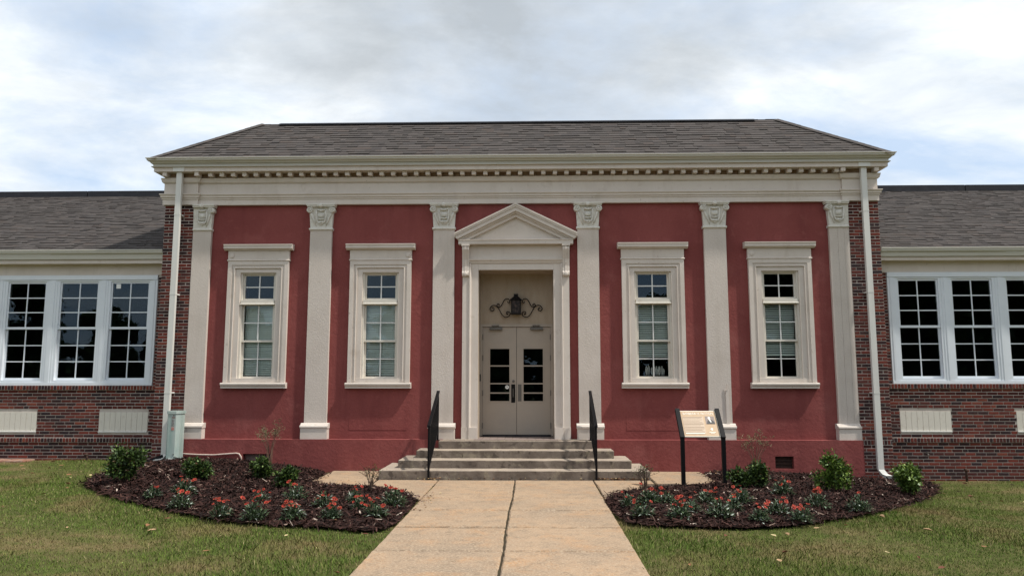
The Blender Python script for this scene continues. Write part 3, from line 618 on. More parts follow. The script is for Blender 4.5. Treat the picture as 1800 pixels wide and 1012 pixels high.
# recess
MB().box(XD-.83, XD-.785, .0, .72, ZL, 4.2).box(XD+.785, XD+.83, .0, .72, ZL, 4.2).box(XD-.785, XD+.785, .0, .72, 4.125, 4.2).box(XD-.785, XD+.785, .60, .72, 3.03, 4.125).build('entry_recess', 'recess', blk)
df = MB().box(XD-.785, XD-.735, .385, .47, ZL+.02, 3.03).box(XD+.735, XD+.785, .385, .47, ZL+.02, 3.03).box(XD-.735, XD+.735, .385, .47, 2.975, 3.03)
df.build('door_frame', 'door', blk, loc=(0, .2, 0))
MB().box(XD-.73, XD+.73, .36, .47, ZL+.012, ZL+.045).build('threshold', 'ridge', blk, loc=(0, .2, 0))
for s in (-1, 1):
    dr = link('door', None, blk, (0, .2, 0))
    xa, xb = (XD-.731, XD-.004) if s < 0 else (XD+.004, XD+.731)
    g0, g1 = (XD-.575, XD-.155) if s < 0 else (XD+.15, XD+.57)
    lf = MB().wall(xa, xb, ZL+.05, 2.968, [(g0, g1, 1.375, 2.50)], .415, .46); lf.build('leaf', 'door', dr)
    zs = [1.375, 1.55, 1.75, 2.13, 2.50]
    fm = MB()
    for z in zs[1:-1]: fm.box(g0, g1, .405, .45, z-.013, z+.013)
    fm.box(g0-.025, g1+.025, .407, .414, 1.352, 1.378).box(g0-.025, g1+.025, .407, .414, 2.497, 2.522).box(g0-.025, g0, .4075, .414, 1.378, 2.497).box(g1, g1+.025, .4075, .414, 1.378, 2.497)
    fm.build('glazing_bar', 'door', dr)
    for a_, b_ in zip(zs[:-1], zs[1:]): glass_pane(dr, g0, g1, a_+.013, b_-.013, .43)
    cx = XD+s*.44
    cl = MB().box(cx-.13, cx+.13, .345, .41, 2.905, 2.955).lathe((cx-.12, .375, 2.93), [(.03, -.012), (.03, .012)], 8, 'z').tube([(cx-.02, .37, 2.955), (cx-.10, .30, 2.99), (cx+.06, .38, 3.0)], .011, 6)
    cl.build('door_closer', 'steel', dr)
    for z in (.86, 1.55, 2.3, 2.75): MB().box((xa if s < 0 else xb)-.008, (xa if s < 0 else xb)+.008, .375, .413, z-.06, z+.06).build('hinge', 'steel', dr)
    if s < 0:
        MB().box(XD-.115, XD-.03, .408, .414, 1.345, 1.735).build('pull_plate', 'bronze', dr)
        MB().tube([(XD-.072, .41, 1.46), (XD-.072, .36, 1.47), (XD-.072, .36, 1.63), (XD-.072, .41, 1.64)], .011, 8).build('handle', 'steel', dr)
        MB().lathe((XD-.07, .414, 1.80), [(.03, 0), (.028, -.014), (.012, -.018)], 12, 'y').build('lock', 'steel', dr)
        st = MB().lathe((XD-.205, .426, 1.675), [(.042, 0), (.042, -.003)], 18, 'y').build('sticker', 'paper', dr)
        MB().tube([(XD-.225, .4215, 1.675), (XD-.205, .4215, 1.69), (XD-.19, .4215, 1.675), (XD-.205, .4215, 1.66)], .004, 4).build('sticker_mark', 'sign_grey', dr)
    else:
        MB().box(XD+.03, XD+.105, .408, .414, 1.375, 1.735).build('push_plate', 'steel', dr)
MB().box(XD-.80, XD-.765, .30, .37, 1.80, 1.95).build('card_reader', 'black_metal', blk, loc=(0, .1, 0))

# entablature
zz = lambda py, Yp, px=600: at(px, py, Y=Yp).z
z_g1, z_g0 = zz(274.4, -.43), zz(282.6, -.43)          # gutter
z_f1, z_f0 = zz(283.2, -.36), zz(290.6, -.36)          # upper fascia
z_c1, z_c0 = zz(291.6, -.31), zz(299.4, -.31)          # lower fascia
z_d1, z_d0 = zz(300.4, -.23), zz(308.2, -.23)          # dentils
pathA = [(-7.56, 5.2), (-7.56, -.085), (-6.885, -.085), (-6.885, -.035), (6.885, -.035), (6.885, -.085), (7.56, -.085), (7.56, 5.2)][::1]
ent = link('entablature', None, blk)
ZA = 5.555
MB().sweep([(-.3, ZA), (.045, ZA), (.045, 5.665), (.06, 5.672), (.06, 5.70), (.082, 5.712), (.082, 5.742), (.105, 5.772), (.105, 5.79), (-.3, 5.80)], pathA).build('architrave_moulding', 'cream', ent)
MB().sweep([(-.29, 5.795), (.03, 5.795), (.03, 6.03), (-.29, 6.03)], pathA).build('frieze', 'cream', ent)
MB().sweep([(-.29, 6.025), (.045, 6.025), (.07, 6.05), (.085, z_d0-.04), (.09, z_d0-.015), (.032, z_d0-.01), (-.29, z_d0-.01)], pathA).build('bed_mould', 'cream', ent)
MB().sweep([(-.29, z_d0-.009), (.03, z_d0-.009), (.03, z_c0-.001), (-.29, z_c0-.001)], pathA).build('dentil_band', 'stain_shade_cream', ent)
pathB = [(-7.53, 5.3), (-7.53, -.10), (7.53, -.10), (7.53, 5.3)]
MB().sweep([(-.4, z_c0), (.21, z_c0), (.21, z_c1), (.235, z_c1+.004), (.235, z_f0-.002), (-.4, z_f0-.002)], pathB).build('corona', 'cream', ent)
MB().sweep([(-.4, z_f0), (.255, z_f0), (.255, z_f0+.014), (.22, z_f0+.016), (.235, z_f1-.004), (-.4, z_f1-.004)], pathB).build('fascia', 'gutter', ent)
MB().sweep([(.24, z_g0-.002), (.262, z_g0-.002), (.272, z_g0+.02), (.322, z_g0+.045), (.326, z_g1-.024), (.345, z_g1-.018), (.345, z_g1), (.328, z_g1), (.305, z_g1-.025), (.25, z_g1-.025)], pathB).build('gutter', 'gutter', blk)
dme = MB().box(-.044, .044, -.10, .072, 0, z_c0-z_d0-.002).mesh('dentil', 'cream')
xsd = [-6.80+.2458*i for i in range(56)]
ds = [(x, -.135) for x in xsd if x < 6.80] + [(-7.52, -.185), (7.52, -.185), (-6.80-.03+.0, -.186), (6.83, -.186)]
ds = [q for q in ds if not (abs(q[0]) > 6.79 and q[1] == -.135)]
for (x, y) in ds: link('dentil', dme, ent, (x, y, z_d0))
# downspouts
def downspout(xc, y, zt, zb, kick, yk):
    d_ = link('downspout', None, blk)
    w_ = .058
    MB().box(xc-w_, xc+w_, y-.075, y, zb+.12, z_c0-.003).box(xc-.12, xc+.12, -.322, -.311, z_c0-.001, z_c1-.003).build('pipe', 'downspout', d_)
    sh = MB(); P0 = (xc, zb+.12); k = kick
    sh.add([(xc-w_, y-.075, zb+.12), (xc+w_, y-.075, zb+.12), (xc+w_, y, zb+.12), (xc-w_, y, zb+.12),
            (xc+k*.5-w_, y-.115, zb+.04), (xc+k*.5+w_, y-.115, zb+.04), (xc+k*.5+w_, y-.03, zb+.01), (xc+k*.5-w_, y-.03, zb+.01),
            (xc+k-w_, y-.19, zb+.015), (xc+k+w_, y-.19, zb+.015), (xc+k+w_, y-.16, zb-.05), (xc+k-w_, y-.16, zb-.05)],
           [(0, 1, 5, 4), (1, 2, 6, 5), (2, 3, 7, 6), (3, 0, 4, 7), (4, 5, 9, 8), (5, 6, 10, 9), (6, 7, 11, 10), (7, 4, 8, 11), (8, 9, 10, 11)])
    sh.build('shoe', 'downspout', d_)
    for z in (1.55, 3.6, 5.30): MB().box(xc-w_-.004, xc+w_+.004, y-.078, -.06, z, z+.03).build('strap', 'downspout', d_)
    return d_
xl = at(294, 700, Y=-.25).x; xr = at(1541, 700, Y=-.25).x
downspout(xl, -.20, 0, .20, -.10, 0); downspout(xr, -.20, 0, -.06, .10, 0)

# roof: hip with shingle courses
EZ, EY, EX = z_g1-.015, -.40, 7.80
best = None
for r_ in np.arange(1.5, 6, .02):
    p = Vector((-EX+r_, EY+r_, 0)); dd = ray(462, 219); tt = (p.y-CAM.y)/dd.y; q = CAM+dd*tt
    e_ = abs(q.x-p.x)
    if best is None or e_ < best[0]: best = (e_, r_, q.z)
RR, RZ = best[1], best[2]; SLOPE = (RZ-EZ)/RR
print('roof run %.2f rise %.2f slope %.2f' % (RR, RZ-EZ, SLOPE))
roof = link('roof', None, blk)
MB().add([(-EX, EY, EZ), (EX, EY, EZ), (EX, EY+2*RR, EZ), (-EX, EY+2*RR, EZ), (-EX+RR, EY+RR, RZ), (EX-RR, EY+RR, RZ)], [(0, 1, 5, 4), (1, 2, 5), (2, 3, 4, 5), (3, 0, 4), (3, 2, 1, 0)]).build('roof_deck', 'ridge', roof)
MB().sweep([(-.5, EZ-.06), (.29, EZ-.06), (.29, EZ-.002), (-.5, EZ-.002)], pathB).build('drip_edge', 'gutter', roof)
def shingles(mb, O, U, S, Nn, L, ext, expo=.145, seed=1):
    """O eave origin, U along eave, S up-slope unit, Nn normal, L slope length, ext(s)->(u0,u1)"""
    rr = random.Random(seed); s = 0; k = 0
    while s < L:
        s1 = min(s+expo*1.25, L); u0, u1 = ext(min(s+expo*1.15, L)); u = u0-rr.random()*.2 if k else u0
        while u < u1:
            w_ = rr.choice((.12, .17, .22, .28)); a_, b_ = max(u, u0), min(u+w_, u1); u += w_
            if b_-a_ < .02: continue
            th = .014+rr.choice((0, 0, .008))+rr.random()*.004; dr = rr.uniform(-.012, .012)
            ha, hb = O+U*a_, O+U*b_
            A, B = ha+S*(s+dr)+Nn*.001, hb+S*(s+dr)+Nn*.001
            mb.add([A, B, B+Nn*th, A+Nn*th, hb+S*s1+Nn*.004, ha+S*s1+Nn*.004], [(0, 1, 2, 3), (3, 2, 4, 5)])
        s += expo; k += 1
SL = math.hypot(RR, RZ-EZ); S1 = Vector((0, RR, RZ-EZ)).normalized(); N1 = Vector((0, -(RZ-EZ), RR)).normalized()
mb = MB(); cc = RR/SL
shingles(mb, Vector((0, EY, EZ)), Vector((1, 0, 0)), S1, N1, SL, lambda s: (-EX+s*cc, EX-s*cc), seed=3)
for sgn in (-1, 1):
    S2 = Vector((-sgn*RR, 0, RZ-EZ)).normalized(); N2 = Vector((sgn*(RZ-EZ), 0, RR)).normalized()
    shingles(mb, Vector((sgn*EX, EY+RR, EZ)), Vector((0, 1, 0)), S2, N2, SL, lambda s: (-RR+s*cc, RR-s*cc), seed=5+sgn)
mb.build('shingles', 'shingle', roof, kind='stuff')
hc = MB(); rr = random.Random(4)
def caps(A, B, mb, lift=.02):
    A, B = Vector(A), Vector(B); n = int((B-A).length/.15); d = (B-A).normalized(); sd = d.cross(Vector((0, 0, 1))).normalized(); up = sd.cross(d)
    for i in range(n):
        p = A.lerp(B, i/n); q = A.lerp(B, min(1, (i+1.2)/n)); h = lift+.004+rr.random()*.003
        mb.add([p-sd*.15+up*(lift-.055), p+up*h, p+sd*.15+up*(lift-.055), q-sd*.15+up*(lift-.058), q+up*(h-.003), q+sd*.15+up*(lift-.058)], [(0, 1, 4, 3), (1, 2, 5, 4)])
caps((-EX, EY, EZ), (-EX+RR, EY+RR, RZ), hc, .022); caps((EX, EY, EZ), (EX-RR, EY+RR, RZ), hc, .022)
hc.build('hip_caps', 'shingle', roof, kind='stuff')
MB().ext_x([(EY+RR-.16, RZ-.07), (EY+RR, RZ-.005), (EY+RR+.16, RZ-.07), (EY+RR+.16, RZ-.045), (EY+RR, RZ+.026), (EY+RR-.16, RZ-.045)], -EX+RR+.45, EX-RR-.55).build('ridge_vent', 'ridge', roof)

# ------------------------------------------------------------------ bricks
PITCH_B = .0667
def brick_mesh(w_, h, d_, nm='brick', mat='brick'):
    rr = random.Random(int(w_*1000)+int(h*1000)); j = lambda: rr.uniform(-.0012, .0012)
    b = .003
    vs = [(-w_/2+j(), 0, -h/2+j()), (w_/2+j(), 0, -h/2+j()), (w_/2+j(), 0, h/2+j()), (-w_/2+j(), 0, h/2+j())]
    fr = [(-w_/2+b, -d_, -h/2+b), (w_/2-b, -d_, -h/2+b), (w_/2-b, -d_, h/2-b), (-w_/2+b, -d_, h/2-b)]
    return MB().add(vs+fr, [(0, 1, 5, 4), (1, 2, 6, 5), (2, 3, 7, 6), (3, 0, 4, 7), (4, 5, 6, 7)]).mesh(nm, mat)
BCACHE = {}
def bm_for(w_, h, mat='brick'):
    k = (round(w_, 2), round(h, 3), mat)
    if k not in BCACHE: BCACHE[k] = brick_mesh(k[0], k[1], .011, 'brick', mat)
    return BCACHE[k]
JT = .0145
class Bricks:
    def __init__(s): s.L = []
    def add(s, x0, x1, z0, z1, y):            # cell incl. joint
        if x1-x0 > .035: s.L.append(((x0+x1)/2, x1-x0-JT, (z0+z1)/2, z1-z0-JT, y))
    def course(s, x0, x1, z, y, off, pat=(.213,), h=PITCH_B):
        u = x0-off; i = 0
        while u < x1:
            w_ = pat[i % len(pat)]; a_, b_ = max(u, x0), min(u+w_, x1); s.add(a_, b_, z, z+h, y); u += w_; i += 1
    def emit(s, parent, limit=300, key=None):
        L = sorted(s.L, key=key) if key else s.L
        for (x, w_, z, h, y) in L[:limit]:
            o = link('brick', bm_for(w_, h, 'brick_shaded' if abs(y-(-.0555)) < 1e-6 else 'brick'), parent, (x, y+random.uniform(-.002, .002), z), (0, random.gauss(0, .004), 0))
        rest = L[limit:]
        if rest:
            mb = MB()
            for (x, w_, z, h, y) in rest:
                d_ = .011; a_, b_, c_, e_ = x-w_/2, x+w_/2, z-h/2, z+h/2
                mb.add([(a_, y, c_), (b_, y, c_), (b_, y, e_), (a_, y, e_), (a_+.003, y-d_, c_+.003), (b_-.003, y-d_, c_+.003), (b_-.003, y-d_, e_-.003), (a_+.003, y-d_, e_-.003)], [(0, 1, 5, 4), (1, 2, 6, 5), (2, 3, 7, 6), (3, 0, 4, 7), (4, 5, 6, 7)])
            mb.build('brick_field', 'brick_island', parent, kind='stuff')
def pier(x0, x1, zbot, side, label):
    p = thing('brick_pier', label, 'brick pier')
    yb = -.062
    MB().box(x0+.004, x1-.004, yb, .05, zbot, 5.553).build('mortar_core', 'mortar', p)
    B = Bricks(); ztop = 5.55; k = 0; z = ztop
    pt_ = (5.55-.622)/74
    while z-pt_ > zbot:
        if k == 74 and z > .60:       # rowlock band
            z = .622; u = x0
            while u < x1-.03: B.add(u, min(u+.0667, x1), .522, .622, yb-.004); u += .0667
            z = .522; continue
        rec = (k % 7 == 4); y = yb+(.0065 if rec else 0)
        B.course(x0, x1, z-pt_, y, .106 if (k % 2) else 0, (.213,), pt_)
        z -= pt_; k += 1
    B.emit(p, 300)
    return p
pier(-7.575, -6.937, -.1, -1, 'tall brick corner pier rising behind the pale green utility cabinet')
pier(6.967, 7.605, -.35, 1, 'tall brick corner pier beside the black-paned wing windows')

# ------------------------------------------------------------------ wings
YW = .25
def wing(sgn, zo, label, centers, panels, zground):
    wg = thing('brick_wing', label, 'building')
    xi = 7.50; xo = 13.8; X_ = lambda a_, b_: (min(sgn*a_, sgn*b_), max(sgn*a_, sgn*b_))
    zs0, zs1 = 1.612+zo, 1.712+zo; zb0, zb1 = .515+zo, .615+zo
    wl, wr = (7.79 if sgn < 0 else 7.83), 13.8
    MB().box(*X_(xi, xo), YW, YW+.3, -.6, zs1-.002).box(*X_(xi, wl-.005), YW, YW+.3, zs1-.002, 4.10).build('mortar_wall', 'mortar', wg)
    B = Bricks(); cells = []
    def run(z, y, k):
        pat = (.213, .107) if k % 6 == 3 else (.213,); off = (.106 if k % 2 else 0)+(.05 if k % 6 == 3 else 0)
        segs = [(xi, xo)]
        for (p0, p1) in panels:
            if z+PITCH_B > .745+zo and z < 1.150+zo:
                ns = []
                for (a_, b_) in segs:
                    if p0 < b_ and p1 > a_:
                        if p0 > a_: ns.append((a_, p0))
                        if p1 < b_: ns.append((p1, b_))
                    else: ns.append((a_, b_))
                segs = ns
        # one continuous bond, clipped to the segments
        u = xi-off; i = 0
        while u < xo:
            w_ = pat[i % len(pat)]
            for (a_, b_) in segs:
                q0, q1 = max(u, a_), min(u+w_, b_)
                if q1-q0 > .03: B.add(*X_(q0, q1), z, z+PITCH_B, y)
            u += w_; i += 1
    h = (zs0-zb1)/15
    for k in range(15): run(zb1+k*h, YW, k)
    z = zb0-PITCH_B; k = 0
    while z > zground-.2: run(z, YW, k+1); z -= PITCH_B; k += 1
    u = xi
    while u < xo:
        B.add(*X_(u, u+.0667), zb0, zb1, YW-.032); B.add(*X_(u, u+.0667), zs0, zs1, YW-.045); u += .0667
    z = zs1; k = 0
    while z < 4.03: B.course(*X_(xi, wl-.005), z, YW, .1 if k % 2 else 0); z += PITCH_B; k += 1
    # largest in view first: full bricks inside the frame
    B.emit(wg, 300, key=lambda q: (0 if abs(q[0]) < 11.2 and q[1] > .08 and q[2] > zground-.02 else 1, -q[1]))
    MB().box(*X_(xi, xo), YW-.031, YW+.01, zb0+.002, zb1-.002).box(*X_(xi, xo), YW-.044, YW+.01, zs0+.002, zs1-.004).build('band_mortar', 'mortar', wg)
    # board-filled vents
    for (p0, p1) in panels:
        vp = link('vent_panel', None, wg); n = 9; bw = (p1-p0)/n
        bmh = MB().box(-bw/2+.003, bw/2-.003, -.012, 0, .745+zo, 1.150+zo).mesh('board', 'sash')
        for i in range(n): link('board', bmh, vp, (sgn*(p0+bw*(i+.5)), YW+.004, 0))
        MB().box(*X_(p0, p1), YW-.03, YW-.005, .728+zo, .745+zo).build('ledge', 'muntin', vp)
    # window band
    MB().box(*X_(wl, wr), YW-.03, YW+.14, zs1+.002, zs1+.06).build('window_sill', 'white', wg)
    zt = 3.985; z0 = zs1+.06
    gw = .405
    for c in centers:
        wn = link('window', None, wg); x = sgn*c
        MB().box(x-gw-.075, x-gw-.02, YW-.012, YW+.12, z0, zt).box(x+gw+.02, x+gw+.075, YW-.012, YW+.12, z0, zt).box(x-gw-.02, x+gw+.02, YW-.012, YW+.12, z0, z0+.05).box(x-gw-.02, x+gw+.02, YW-.012, YW+.12, zt-.035, zt).build('frame', 'white', wn)
        zm = 2.935
        for (a_, b_, y) in ((z0+.05, zm+.02, YW+.05), (zm-.02, zt-.035, YW+.015)):
            MB().box(x-gw-.02, x-gw+.012, y, y+.03, a_, b_).box(x+gw-.012, x+gw+.02, y, y+.03, a_, b_).box(x-gw+.012, x+gw-.012, y, y+.03, a_, a_+.05).box(x-gw+.012, x+gw-.012, y, y+.03, b_-.04, b_).build('sash', 'white', wn)
            m0, m1 = a_+.05, b_-.04; mu = MB().box(x-.011, x+.011, y+.004, y+.024, m0, m1)
            zsx = [m0+(m1-m0)*i/3 for i in range(4)]
            for q in zsx[1:-1]: mu.box(x-gw+.012, x+gw-.012, y+.006, y+.022, q-.011, q+.011)
            mu.build('muntin', 'white', wn)
            for i in range(3):
                for (u, v) in ((x-gw+.012, x-.011), (x+.011, x+gw-.012)):
                    glass_pane(wn, u, v, zsx[i]+(.011 if i else 0), zsx[i+1]-(.011 if i < 2 else 0), y+.014+random.uniform(-.0008, .0008))
        if sgn < 0 and c == centers[0]: MB().box(x-gw+.08, x-gw+.18, YW+.022, YW+.026, 3.80, 3.90).build('pane_sticker', 'paper', wn)
    mul = MB(); cs_ = list(centers)
    edges = [wl]+[q for c in cs_ for q in (c-gw-.075, c+gw+.075)]+[wr]
    for i in range(0, len(edges), 2):
        a_, b_ = edges[i], edges[i+1]
        if b_-a_ > .01:
            m_ = MB().box(*X_(a_, b_), YW-.02, YW+.12, z0, zt)
            if .1 < b_-a_ < .4: m_.box(*X_(a_+.05, b_-.05), YW-.028, YW-.02, z0, zt)
            m_.build('mullion', 'white', wg)
    MB().box(*X_(wl, wr), YW-.035, YW+.14, zt+.002, zt+.10).build('head_board', 'white', wg)
    # eave
    yE = -.06
    zq = lambda py, Yp, px: at(px, py, Y=Yp).z
    px = 150 if sgn < 0 else 1690
    g1, g0, f0, e0 = ((438.8, 446.5, 455.5, 463), (434, 442, 449.5, 456.5))[sgn > 0]
    zg1, zg0, zf0, ze0 = zq(g1, yE, px), zq(g0, yE, px), zq(f0, yE+.05, px), zq(e0, yE+.09, px)
    xe = 7.585 if sgn < 0 else 7.62
    MB().ext_x([(YW+.1, zt+.104), (YW-.02, zt+.104), (YW-.02, ze0+.05), (YW+.1, ze0+.05)], *X_(xe, xo)).build('eave_frieze', 'cream', wg)
    MB().ext_x([(YW, ze0), (yE+.10, ze0), (yE+.10, zf0-.004), (YW, zf0-.004)], *X_(xe, xo)).build('soffit_board', 'cream', wg)
    MB().ext_x([(YW, zf0), (yE+.06, zf0), (yE+.045, zg0), (YW, zg0)], *X_(xe, xo)).build('fascia', 'gutter', wg)
    MB().ext_x([(yE+.05, zg0+.002), (yE+.03, zg0+.002), (yE, zg0+.03), (yE, zg1-.03), (yE-.018, zg1-.024), (yE-.018, zg1), (yE-.004, zg1), (yE+.015, zg1-.03), (yE+.05, zg1-.03)], *X_(xe, xo)).build('gutter', 'gutter', wg)
    # roof plane up to the black ridge flashing
    eo = Vector((0, yE+.03, zg1-.012)); sl = .49
    d_ = ray(150 if sgn < 0 else 1690, 346.5 if sgn < 0 else 336.2)
    tt = (eo.z-CAM.z+sl*(CAM.y-eo.y))/(d_.z-sl*d_.y); top = CAM+d_*tt; run_ = top.y-eo.y; zr = top.z
    print('wing roof', run_, zr)
    rf = link('roof', None, wg)
    MB().add([(sgn*7.3, eo.y, eo.z), (sgn*15, eo.y, eo.z), (sgn*15, top.y, zr), (sgn*7.3, top.y, zr)], [(0, 1, 2, 3)]).build('roof_deck', 'ridge', rf)
    m2 = MB(); SLn = math.hypot(run_, zr-eo.z)
    x0_, x1_ = X_(7.3 if sgn > 0 else 7.3, 15)
    shingles(m2, Vector((0, eo.y, eo.z)), Vector((1, 0, 0)), Vector((0, run_, zr-eo.z)).normalized(), Vector((0, -(zr-eo.z), run_)).normalized(), SLn, lambda s: (x0_, x1_), seed=21+sgn)
    m2.build('shingles', 'shingle', rf, kind='stuff')
    hs = (11.0 if sgn < 0 else 11.5)*(top.y-CAM.y)/FPX
    jx = at(154 if sgn < 0 else 1697, 340, Y=top.y).x
    for (a_, b_) in ((7.3, abs(jx)-.012), (abs(jx)+.012, 15)):
        MB().box(*X_(a_, b_), top.y-.01, top.y+.25, zr-.05, zr+hs).build('ridge_flashing', 'ridge', rf)
    # rest of the building shell, dark room
    MB().add([(sgn*7.3, top.y+.2, zr), (sgn*15, top.y+.2, zr), (sgn*15, 9, zr-2), (sgn*7.3, 9, zr-2)], [(0, 1, 2, 3)]).build('rear_slope', 'ridge', rf)
    MB().box(*X_(13.8, 14.0), YW, 8, -.5, 4.2).box(*X_(7.55, 13.8), 7.8, 8, -.5, 4.2).build('outer_wall', 'brick_island', wg)
    MB().box(*X_(7.55, 13.8), 5, 5.05, .5, 4.1).box(*X_(7.55, 13.8), YW+.31, 5, .9, .93).box(*X_(7.53, 7.55), YW+.16, 5, .93, 4.1).box(*X_(7.55, 13.8), YW+.16, 5, 4.1, 4.13).box(*X_(13.76, 13.79), YW+.31, 5, .93, 4.1).build('interior', 'dark', wg)
    return wg
wing(-1, 0, 'brick wing whose white windows mirror blue sky over dark treetops', (8.395, 9.515, 10.67, 11.79, 12.91), ((7.84, 8.89), (10.24, 11.29)), .05)
wing(1, .036, 'brick wing with black-looking white-framed windows and no cabinet in front', (8.465, 9.585, 10.72, 11.84, 12.96), ((7.93, 8.97), (10.30, 11.35)), -.25)

# ------------------------------------------------------------------ steps
stp = thing('entrance_steps', 'weathered four-step concrete stair in front of the double doors', 'steps')
SX = -.02
levels = [(-1.54, .16, 2.51), (-1.155, .308, 2.22), (-.745, .455, 1.935), (-.36, .612, 1.545)]
zb = -.1
for i, (yf, zt, hw) in enumerate(levels):
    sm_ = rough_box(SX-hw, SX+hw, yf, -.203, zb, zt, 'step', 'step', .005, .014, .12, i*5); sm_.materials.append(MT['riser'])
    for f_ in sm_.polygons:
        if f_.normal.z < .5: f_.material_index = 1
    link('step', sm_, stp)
    zb = zt-.004
me = None
for i in range(11):
    x = -.86+i*.156
    if me is None: me = MB().box(0, .148, -.30, .56, ZL-.06, ZL+.010).mesh('paver', 'paver')
    link('paver', me, stp, (x, 0, random.uniform(-.001, .002)))
MB().box(-1.5, -.87, -.21, .001, .55, ZL+.0055).box(.86, 1.46, -.21, .001, .55, ZL+.0055).box(-.86, .86, -.34, .7, .5, ZL+.001).build('landing_edge', 'step', stp)

# ------------------------------------------------------------------ handrails
def handrail(xc, label):
    h = thing('handrail', label, 'railing', (xc, -1.56, 0))
    y1, zt0, zt1 = 1.30, .985, 1.575; sl = (zt1-zt0)/y1
    MB().box(-.019, .019, -.019, .019, 0, zt0-.005).box(-.05, .05, -.05, .05, 0, .008).build('post', 'black_metal', h)
    MB().box(-.019, .019, y1-.019, y1+.019, ZL-.005, zt1-.005).box(-.05, .05, y1-.05, y1+.05, ZL-.005, ZL+.003).build('post', 'black_metal', h)
    MB().ext_x([(-.05, zt0-.05*sl-.012), (y1+.03, zt1+.03*sl-.012), (y1+.03, zt1+.03*sl+.022), (-.05, zt0-.05*sl+.022)], -.03, .03).build('top_rail', 'black_metal', h)
    zb0 = .20
    MB().ext_x([(.02, zb0), (y1-.02, zb0+(y1-.02)*sl), (y1-.02, zb0+(y1-.02)*sl+.03), (.02, zb0+.03)], -.014, .014).build('bottom_rail', 'black_metal', h)
    for i in range(1, 14):
        y = y1*i/14; MB().box(-.010, .010, y-.010, y+.010, zb0+y*sl+.02, zt0+y*sl-.005).build('baluster', 'black_metal', h)
handrail(at(755.5, 840, Z=0).x, 'black metal stair railing on the side of the green utility cabinet')
handrail(at(1046.5, 840, Z=0).x, 'black metal stair railing on the side of the information sign')

# ------------------------------------------------------------------ lantern
lan = thing('wall_lantern', 'dark metal lantern with curled scroll brackets above the double doors', 'lantern', (XD-.008, .60, 3.25))
body = MB()
for (sx, sy) in ((-1, -1), (1, -1), (-1, 1), (1, 1)): body.box(sx*.095-.009, sx*.095+.009, -.14+sy*.085-.009, -.14+sy*.085+.009, .0, .28)
body.box(-.11, .11, -.245, -.035, -.018, .0).box(-.11, .11, -.245, -.035, .28, .295)
body.build('frame', 'bronze', lan)
rf = MB().frust((-.125, .125, -.26, -.02), (-.05, .05, -.19, -.09), .295, .365).frust((-.05, .05, -.19, -.09), (-.035, .035, -.175, -.105), .365, .40).box(-.048, .048, -.188, -.092, .40, .415)
for i in range(4): rf.box(-.04+i*.023, -.03+i*.023, -.18, -.10, .415, .435)
rf.build('cap', 'bronze', lan)
for (x0, x1, y0, y1) in ((-.086, .086, -.226, -.2259), (-.096, -.0959, -.216, -.064), (.0959, .096, -.216, -.064)):
    if x1-x0 > .01: MB().add([(x0, y0, 0), (x1, y0, 0), (x1, y0, .28), (x0, y0, .28)], [(0, 1, 2, 3)]).build('pane', 'smoked', lan)
    else: MB().add([(x0, y0, 0), (x0, y1, 0), (x0, y1, .28), (x0, y0, .28)], [(0, 1, 2, 3)]).build('pane', 'smoked', lan)
for x in (-.05, 0, .05): MB().lathe((x, -.14, 0), [(.014, 0), (.012, .09), (.02, .10), (.014, .15), (.003, .17)], 8).build('candle', 'copper', lan)
MB().box(-.05, .05, -.035, 0, .05, .25).box(-.10, .10, -.02, 0, .02, .26).build('back_plate', 'bronze', lan)
def arc(c, r, a0, a1, n=14, r1=None):
    r1 = r if r1 is None else r1
    return [(c[0]+(r+(r1-r)*i/n)*math.cos(R(a0+(a1-a0)*i/n)), -.05, c[1]+(r+(r1-r)*i/n)*math.sin(R(a0+(a1-a0)*i/n))) for i in range(n+1)]
# upper and lower scroll of each bracket, traced through points in the wall plane
K = 1/8.436/80.6
for s in (-1, 1):
    c0 = (567, 425)
    pt = lambda px, py: (s*abs(px-c0[0])*K*(1), -.05, (c0[1]-py)*K)
    up = [(490, 222), (470, 235), (472, 252), (452, 260), (433, 245), (440, 228)]
    upl = [(440, 240), (450, 258), (470, 252), (474, 228), (455, 205), (425, 200), (395, 215), (372, 255), (350, 300), (325, 320), (300, 320), (285, 300), (290, 278), (310, 275), (320, 290), (308, 300)]
    low = [(445, 415), (440, 432), (425, 420), (428, 398), (455, 392), (478, 410), (475, 440), (450, 465), (415, 472), (380, 458), (350, 420), (320, 365), (290, 320), (255, 298), (220, 300), (190, 325), (182, 358), (205, 380), (235, 372), (240, 345), (218, 335), (208, 350)]
    for L_ in (upl, low):
        # Catmull-Rom through the points
        P = [Vector(pt(*q)) for q in L_]; Q = []
        for i in range(len(P)-1):
            p0, p1, p2, p3 = P[max(i-1, 0)], P[i], P[i+1], P[min(i+2, len(P)-1)]
            for k in range(4):
                u = k/4; Q.append(.5*((2*p1)+(p2-p0)*u+(2*p0-5*p1+4*p2-p3)*u*u+(3*p1-p0-3*p2+p3)*u*u*u))
        Q.append(P[-1])
        MB().tube(Q, .0105, 6).build('scroll', 'bronze', lan, True)

# ------------------------------------------------------------------ information sign
b0 = on_ground(1202, 856, .03); b1 = on_ground(1274, 856, .03); ysg = (b0.y+b1.y)/2
sg = thing('information_sign', 'tan angled information panel on two black posts in the mulch bed', 'sign', (0, 0, 0))
hz = at(1197, 768, Y=ysg).z
